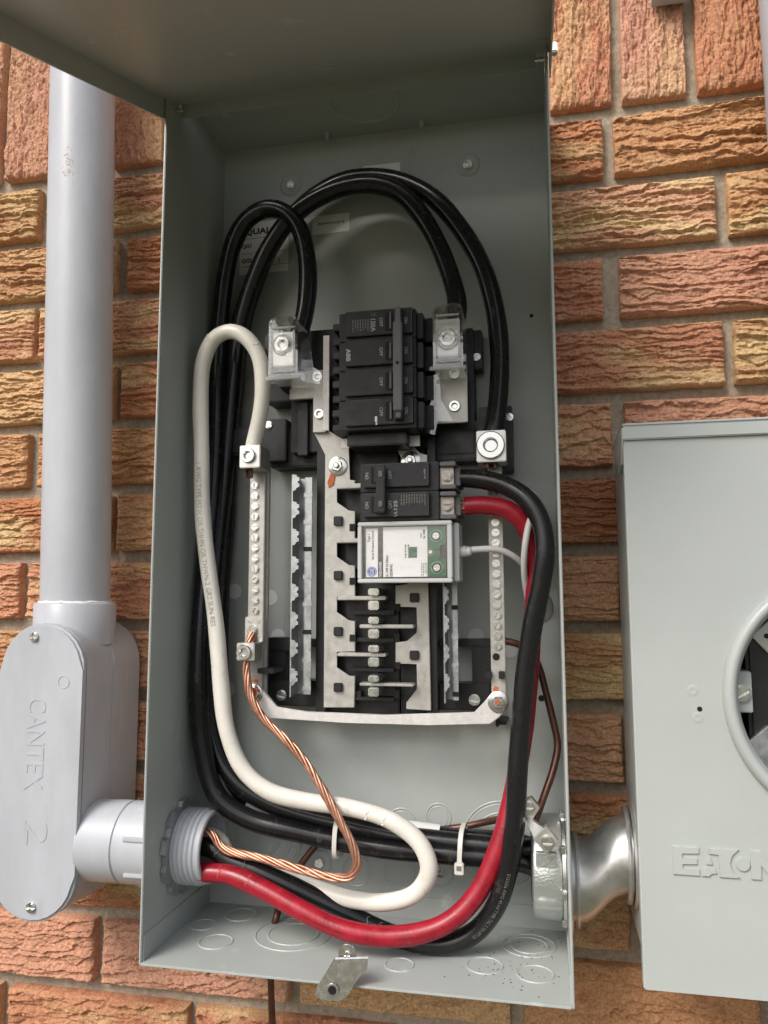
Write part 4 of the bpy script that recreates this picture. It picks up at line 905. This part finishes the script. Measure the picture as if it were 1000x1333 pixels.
# ================================================================== CONDUIT SIDE (left)
cp = MB(); CX, CY = -0.138, -0.052
cp.lathe([(0.0355, 0), (0.0355, 1.5)], (CX+0.001, CY, 0.300), (-0.031,0,1), 48); o = cp.build('conduit_pipe', PVC, smooth=60); tag(o, 'vertical grey plastic conduit pipe rising from the oval access fitting', 'conduit')
sm = MB(); rr = random.Random(4); pz_ = 0.79
for i in range(60):
    l = rr.gauss(0, 0.009); an = R_(-78) + rr.gauss(0, 0.09); cx = CX+0.001-0.031*(pz_+l-0.3); n_ = Vector((math.cos(an), math.sin(an), 0))
    q_ = Vector((cx, CY, pz_+l)) + n_*0.03545; rd = rr.uniform(0.0004, 0.0015)
    sm.lathe([(rd, 0), (rd*0.6, 0.00016)], q_, n_, 7)
tag(sm.build('glue_smear', STAIN, o), kind='stuff')
lb = thing('conduit_fitting', 'grey plastic oval conduit access fitting with screwed cover beside the panel', 'conduit fitting', (CX, 0, 0.0))
hw = 0.0462; zt, zb = 0.2935-hw, 0.008+hw
def stadium(hw, zt, zb, cx=CX, n=14):
    return [(cx+hw*math.cos(math.pi*i/n), zt+hw*math.sin(math.pi*i/n)) for i in range(n+1)] + [(cx-hw*math.cos(math.pi*i/n), zb-hw*math.sin(math.pi*i/n)) for i in range(n+1)]
MB().prism(stadium(hw, zt, zb), -0.0968, -0.050, 0.001).build('body', PVC, lb, smooth=40)
MB().prism(stadium(hw+0.001, zt+0.0, zb+0.0), -0.0497, 0.003, 0.001).build('back_half', PVC, lb, smooth=40)
MB().prism(stadium(hw-0.0028, zt, zb), -0.0990, -0.0963).build('gasket', SLOT, lb, smooth=40)
cov = MB().prism(stadium(hw, zt, zb), -0.1045, -0.0984, 0.0026).build('cover', PVC, lb, smooth=50)
link('screw', SCREW_PH, cov, P(45, 829, -0.1045)).scale = (1.0, 1.0, 1.0); link('screw', SCREW_PH, cov, P(41, 1181, -0.1045)).scale = (1.0, 1.0, 1.0)
cz = 0.2935
text('raised_word', 'CANTEX', cov, P(46, 968, -0.1045), *DOWN, 0.020, PVC, width=0.088, off=0.0, thick=0.00045); text('raised_numeral', '2', cov, P(47, 1085, -0.1045), *DOWN, 0.024, PVC, width=0.022, off=-0.01, thick=0.00045)
MB().ring(P(83, 888, -0.1046), (0,1,0), 0.006, 0.0004, 20, 6).build('mould_mark', PVC, cov)
MB().lathe([(0.0415, 0), (0.0415, 0.042), (0.0400, 0.0435), (0.0350, 0.0435)], (CX+0.001, CY, 0.270), (0,0,1), 40).build('top_socket', PVC, lb, smooth=50)
bead = MB(); rr = random.Random(9); pts = []
for i in range(60):
    a = 2*math.pi*i/60; pts.append(Vector((CX+0.0005+0.0358*math.cos(a), CY+0.0358*math.sin(a), 0.3142+rr.uniform(-0.0006, 0.0006))))
bead.tube(pts, [0.0010+0.0006*rr.random() for _ in pts], 6, closed=True); bead.build('glue_bead', LABELW, lb, smooth=70)
HY, HZ = -0.0685, 0.078
MB().lathe([(0.0385, 0), (0.0385, 0.038), (0.037, 0.039), (0.037, 0.040), (0.0385, 0.041), (0.0385, 0.086), (0.030, 0.0905)], (-0.0935, HY, HZ), (1,0,0), 40, cap=False).build('side_socket', PVC, lb, smooth=40)
for k in range(7):
    a = 2*math.pi*k/7+0.1; MB().box(-0.042, -0.004, HY+0.0388*math.cos(a)-0.002, HY+0.0388*math.cos(a)+0.002, HZ+0.0388*math.sin(a)-0.002, HZ+0.0388*math.sin(a)+0.002, 0.0008).build('grip_rib', PVC, lb)
# threaded end inside the box and its steel locknut
prof = [(0.029, -0.012), (0.0335, -0.012)]
for k in range(6): prof += [(0.0335, -0.003+k*0.0052), (0.0352, -0.0015+k*0.0052), (0.0352, 0.0005+k*0.0052), (0.0335, 0.002+k*0.0052)]
prof += [(0.0335, 0.0325), (0.0325, 0.0335), (0.0295, 0.0335), (0.0290, 0.0325), (0.0290, -0.012)]
th = thing('threaded_nipple', 'grey threaded plastic conduit end poking through the panel side with cables in it', 'conduit fitting', (0, HY, HZ-0.035))
MB().lathe(prof, (0, HY, HZ), (1,0,0), 44, cap=False).build('thread', PVC, th, smooth=40)
NUT = mat('dull_zinc_nut', (0.42, 0.44, 0.44), 0.42, 0.75, var=0.2, scale=150, rvar=0.08)
def toothed(x0, x1, cy, cz, ri, rl, rh, n, name, parent):
    m = MB(); prof = []
    for k in range(n):
        for f, rr_ in ((0.0, rl), (0.30, rl), (0.42, rh), (0.86, rh), (0.98, rl)): prof.append((2*math.pi*(k+f)/n, rr_))
    N = len(prof); V = [[m.bm.verts.new((x, cy+rd*math.cos(a), cz+rd*math.sin(a))) for a, rd in ((a, (rr_ if o_ else ri)) for a, rr_ in prof)] for x, o_ in ((x0, 0), (x0, 1), (x1, 1), (x1, 0))]
    for i in range(N):
        j = (i+1) % N
        for A, B2 in ((V[0], V[1]), (V[1], V[2]), (V[2], V[3])): m.bm.faces.new((A[i], B2[i], B2[j], A[j]))
    return m.build(name, NUT, parent, smooth=25)
toothed(0.0005, 0.0055, HY, HZ, 0.0354, 0.0405, 0.0448, 10, 'locknut', th)

# ================================================================== RIGHT CONNECTOR
KY, KZ = -0.050, 0.0755
bu = thing('bonding_bushing', 'cast metal bonding bushing with a screwed lug inside the panel wall', 'bushing', (W-0.015, KY, KZ-0.045))
MB().lathe([(0.030, -0.004), (0.0435, -0.004), (0.0445, -0.0055), (0.0445, -0.0265), (0.043, -0.0285), (0.034, -0.0300), (0.032, -0.030), (0.030, -0.004)], (W, KY, KZ), (1,0,0), 48, cap=False).build('ring_body', CAST, bu, smooth=40)
m = MB(); m.box(W-0.0275, W-0.0055, KY-0.0462, KY-0.0437, KZ-0.0215, KZ-0.0200); m.build('cast_rib', CAST, bu)
m = MB(); m.lathe([(0.031, -0.0036), (0.0465, -0.0036), (0.0465, -0.0006), (0.031, -0.0006)], (W, KY, KZ), (1,0,0), 40, cap=False); m.build('locknut', ZINC, bu)
for k in range(8):
    a = 2*math.pi*k/8+0.2; MB().box(W-0.005, W-0.0008, KY+0.047*math.cos(a)-0.003, KY+0.047*math.cos(a)+0.003, KZ+0.047*math.sin(a)-0.003, KZ+0.047*math.sin(a)+0.003, 0.0006).build('locknut_lug', ZINC, bu)
MB().lathe([(0.0318, -0.0305), (0.0315, -0.0308), (0.0295, -0.0308), (0.0292, -0.004)], (W, KY, KZ), (1,0,0), 36, cap=False).build('insulating_throat', BLACK, bu)
# folded lug strap: two square pads joined by a bent neck
def plate(corners, Yo, mat_, parent, name, thick=0.003):
    q = [P(x, y, Yo) for x, y in corners]; m = MB(); m.prism([(v.x, v.z) for v in q], Yo, Yo+thick, 0.0005); return m.build(name, mat_, parent)
plo = plate([(694,1092), (711,1076), (728,1096), (711,1113)], -0.104, ALU, bu, 'lug_pad', 0.009)
link('screw', SCREW_SLOT, plo, P(713, 1096, -0.104)).scale = (1.25, 1.1, 1.25)
pup = plate([(683,1042), (692,1039), (703,1052), (694,1066), (683,1062)], -0.086, ALU, bu, 'lug_pad', 0.010)
link('screw', SCREW_SLOT, pup, P(689, 1050, -0.086)).scale = (1.1, 1.0, 1.1)
m = MB(); q = [P(x, y, Y) for x, y, Y in ((683,1062,-0.086), (694,1066,-0.086), (709,1079,-0.1035), (696,1093,-0.1035))]
vs = [m.bm.verts.new(v) for v in q] + [m.bm.verts.new(v + Vector((0, 0.0025, 0))) for v in q]
for f in ((0,1,2,3), (7,6,5,4), (0,4,5,1), (1,5,6,2), (2,6,7,3), (3,7,4,0)): m.bm.faces.new([vs[i] for i in f])
m.build('lug_neck', ALU, bu, smooth=None)
MB().box(W-0.026, W-0.008, -0.0950, -0.088, KZ+0.012, KZ+0.024, 0.0006).build('lug_foot', CAST, bu)
# offset nipple between the two boxes
on = thing('offset_nipple', 'shiny metal offset nipple joining the panel to the meter box', 'conduit fitting', (W+0.03, KY, KZ-0.04))
ss = lambda t: t*t*(3-2*t)
pts = [Vector((W+0.0025+0.056*t, -0.052-0.006*t, KZ-0.010 + 0.026*ss(ss(t)))) for t in [i/24 for i in range(25)]]
m = MB(); rg = []
for i, p_ in enumerate(pts):
    rr_ = 0.0350 - 0.0030*ss(i/24); rg.append([m.bm.verts.new(p_ + Vector((0, math.cos(2*math.pi*k/40), math.sin(2*math.pi*k/40)))*rr_) for k in range(40)])
for A, B2 in zip(rg, rg[1:]):
    for k in range(40): m.bm.faces.new((A[k], A[(k+1) % 40], B2[(k+1) % 40], B2[k]))
m.build('offset_body', CHROME, on, smooth=60)
for p_, n_, r_ in ((pts[0], 0, 0.0455), (pts[0]+Vector((0.006,0,0)), 1, 0.0405), (pts[-1]-Vector((0.001,0,0)), 2, 0.0435), (pts[-1]-Vector((0.006,0,0)), 3, 0.0405)):
    MB().lathe([(r_-0.008, -0.0015), (r_-0.001, -0.0018), (r_, 0), (r_-0.001, 0.0018), (r_-0.008, 0.0015)], p_, (1,0,0), 44).build('flange_ring', CHROME, on, smooth=50)

# ================================================================== METER BOX (right)
mt = thing('meter_box', 'pale grey steel meter socket box with a round meter opening', 'meter box', (0.62, 0, 0))
EX0, EX1, EZ0, EZ1, EY = 0.4255, 0.80, 0.008, 0.462, -0.120
RCx, RCz = 0.5966, 0.2376; RO = 0.0925
# front sheet with the round opening cut in it
m = MB(); n = 64
circ = [m.bm.verts.new((RCx+RO*math.cos(2*math.pi*i/n), EY, RCz+RO*math.sin(2*math.pi*i/n))) for i in range(n)]
def sq(i):
    a = 2*math.pi*i/n; c, s = math.cos(a), math.sin(a)
    tx = ((EX1-RCx)/c if c > 0 else (EX0-RCx)/c) if abs(c) > 1e-6 else 1e9; tz = ((EZ1-RCz)/s if s > 0 else (EZ0-RCz)/s) if abs(s) > 1e-6 else 1e9
    t = min(tx, tz); return (RCx+c*t, EY, RCz+s*t)
outer = [m.bm.verts.new(sq(i)) for i in range(n)]
corners = {}
for cx, cz in ((EX0,EZ0), (EX0,EZ1), (EX1,EZ0), (EX1,EZ1)):
    a = math.atan2(cz-RCz, cx-RCx) % (2*math.pi); corners[int(a/(2*math.pi)*n)] = m.bm.verts.new((cx, EY, cz))
for i in range(n):
    j = (i+1) % n
    f = [circ[i], outer[i]] + ([corners[i]] if i in corners else []) + [outer[j], circ[j]]
    m.bm.faces.new(f)
r = bmesh.ops.extrude_face_region(m.bm, geom=m.bm.faces[:])
for g_ in r['geom']:
    if isinstance(g_, bmesh.types.BMVert): g_.co.y += 0.0018
fr_ = m.build('front_cover', PAINT2, mt, smooth=30)
# rolled left edge, sides, top, bottom, back
MB().tube([Vector((EX0+0.0005, EY+0.0016, EZ0+0.001)), Vector((EX0+0.0005, EY+0.0016, EZ1-0.001))], 0.0017, 12).build('rolled_edge', PAINT2, mt, smooth=60)
MB().box(EX0+0.0012, EX0+0.0032, EY+0.0019, -0.012, EZ0+0.02, EZ1).build('side_wall', PAINT2, mt)
MB().box(EX0-0.0006, EX0+0.0011, EY+0.002, EY+0.016, EZ0, EZ1-0.004).build('cover_flange', PAINT2, mt)
MB().box(EX1-0.003, EX1, EY+0.0019, -0.012, EZ0+0.02, EZ1).build('side_wall', PAINT2, mt)
MB().box(EX0+0.0033, EX1-0.0031, EY+0.0019, -0.012, EZ0+0.02, EZ0+0.022).build('bottom_panel', PAINT2, mt)
MB().box(EX0+0.0033, EX1-0.0031, -0.0139, -0.012, EZ0+0.022, EZ1).build('back_panel', PAINT2, mt)
MB().box(EX0-0.0018, EX1+0.002, EY-0.0035, -0.01, EZ1+0.0004, EZ1+0.0035, 0.0012).build('cap', PAINT2, mt)
MB().box(EX0-0.0018, EX1+0.002, EY-0.0036, EY-0.0012, EZ1-0.011, EZ1+0.0002, 0.0009).build('cap_lip', PAINT2, mt)
m = MB()
v = [m.bm.verts.new(p) for p in ((EX0-0.0022, EY-0.001, EZ1), (EX0-0.0022, -0.035, EZ1), (EX0-0.0022, -0.035, EZ1-0.004), (EX0-0.0022, -0.085, EZ1-0.034), (EX0-0.0022, EY+0.010, EZ1-0.030), (EX0-0.0022, EY-0.001, EZ1-0.012))]
w_ = [m.bm.verts.new(q.co + Vector((0.0012, 0, 0))) for q in v]
m.bm.faces.new(v); m.bm.faces.new(w_[::-1])
for i in range(6): m.bm.faces.new((v[i], w_[i], w_[(i+1) % 6], v[(i+1) % 6]))
m.build('cap_ear', PAINT2, mt, smooth=None)
# rolled ring round the opening
MB().lathe([(RO-0.002, 0.0), (RO+0.0002, 0.004), (RO+0.0025, 0.0072), (RO+0.0058, 0.0080), (RO+0.0090, 0.0058), (RO+0.0102, 0.002), (RO+0.0102, -0.001)], (RCx, EY, RCz), (0,-1,0), 96, cap=False).build('meter_ring', PAINT2, mt, smooth=60)
MB().lathe([(RO-0.001, 0.001), (RO-0.001, -0.005)], (RCx, EY, RCz), (0,-1,0), 64, cap=False).build('ring_throat', PAINT2, mt, smooth=60)
# raised maker's letters: E A T dot N
lz, lh, lx = 0.0975, 0.0215, 0.4499; u = 0.0215
def raised(name, polys):
    m = MB()
    for p in polys: m.prism([(lx+x*u, lz+z*u) for x, z in p], EY-0.0016, EY+0.0005, 0.0003)
    m.build(name, PAINT2, fr_, smooth=30)
raised('raised_letter', [[(0,0), (0.95,0), (0.95,0.22), (0.34,0.22), (0.34,0.40), (0.88,0.40), (0.88,0.60), (0.34,0.60), (0.34,0.78), (0.95,0.78), (0.95,1), (0,1)]])
raised('raised_letter', [[(1.02,0), (1.28,0), (1.33,0.12), (1.56,0.12), (1.48,0.32), (1.14,0.32)], [(1.18,0.42), (1.42,0.42), (1.32,0.70)]])
raised('raised_letter', [[(1.30,0.80), (1.30,1), (2.35,1), (2.22,0.93), (2.10,0.82), (2.03,0.66), (2.00,0.5), (2.03,0.34), (2.10,0.18), (2.22,0.07), (2.35,0), (1.64,0), (1.64,0.80)]])
raised('raised_letter', [[(2.46+0.24*math.cos(2*math.pi*i/24), 0.5+0.24*math.sin(2*math.pi*i/24)) for i in range(24)]])
raised('raised_letter', [[(2.72,0), (3.06,0), (3.06,0.55), (3.44,0), (3.78,0), (3.78,1), (3.44,1), (3.44,0.45), (3.06,1), (2.72,1)]])
# dents by the opening
for px, py, r in ((902,899,0.0055), (909,934,0.0055)): MB().lathe([(r, -0.0001), (r*0.7, 0.0002), (r*0.45, 0.0004), (r*0.2, 0.0001), (0, 0.00002)], P(px, py, EY), seg=20, cap=False).build('dent', PAINT2, fr_, smooth=80)
MB().cyl(P(911, 923, EY) + Vector((0,0.0002,0)), (0,-1,0), 0.002, 0.0006, 14).build('rivet_hole', SLOT, fr_)
# socket block seen through the opening
sb = MB(); sb.box(RCx-0.125, RCx+0.125, -0.055, -0.014, RCz-0.14, RCz+0.14, 0.002); sb.box(RCx-0.075, RCx-0.04, -0.085, -0.054, RCz-0.12, RCz+0.12, 0.003); sb.box(RCx+0.04, RCx+0.075, -0.085, -0.054, RCz-0.12, RCz+0.12, 0.003)
sb.box(RCx-0.0965, RCx-0.06, -0.0765, -0.054, RCz+0.03, RCz+0.065, 0.002)
sk = sb.build('socket_block', BLACK, mt)
tb = MB().rb(957, 874, 981, 928, -0.098, -0.05, 0.0008).build('terminal_tab', PAINT2, sk); q = link('screw', SCREW_SLOT, tb, P(966, 902, -0.098)); q.scale = (1.6, 1.2, 1.6); q.rotation_euler = (0, -0.6, 0)
MB().pprism([(978,828), (1010,800), (1040,820), (1002,852)], -0.088, -0.084, 0.0005).build('terminal_jaw', TIN, sk)
MB().cyl(P(998, 828, -0.088), (0,-1,0), 0.0022, 0.0004, 12).build('jaw_hole', SLOT, sk)
MB().pprism([(972,968), (1000,945), (1040,960), (1035,1010), (1000,1018), (985,1000)], -0.090, -0.085, 0.0008).build('terminal_jaw', GALV, sk); MB().pprism([(975,978), (994,980), (1010,1030), (990,1020)], -0.082, -0.078, 0.0006).build('jaw_spring', STRAP, sk)
# riser conduit on top of the meter box
rp = thing('riser_pipe', 'weathered grey conduit riser standing on the meter box', 'conduit', (0.617, -0.055, EZ1))
MB().cyl((0.615, -0.055, EZ1+0.03), (0,0,1), 0.0415, 1.2, 36).build('pipe', PVC, rp, smooth=60)
MB().lathe([(0.0418, 0.0), (0.0445, 0.004), (0.0445, 0.066), (0.0418, 0.072)], (0.615, -0.055, 0.552), (0,0,1), 36, cap=False).build('coupling', PVC, rp, smooth=50)
MB().lathe([(0.058, 0.0), (0.056, 0.01), (0.050, 0.026), (0.0425, 0.040)], (0.615, -0.055, EZ1+0.0037), (0,0,1), 36, cap=False).build('hub', PAINT2, rp, smooth=50)
# bracket fixed to the wall above
wb = thing('wall_bracket', 'small pale metal bracket fixed to the soldier bricks', 'bracket', P(873, 0, 0.0))
a, b = P(848, -28, -0.006), P(898, -8, -0.006); MB().box(a.x, b.x, -0.010, 0.006, b.z, a.z+0.02, 0.001).build('plate', PAINT2, wb)
MB().box(a.x+0.012, a.x+0.028, -0.014, -0.0098, b.z+0.012, a.z+0.016, 0.001).build('clip', GALV, wb)
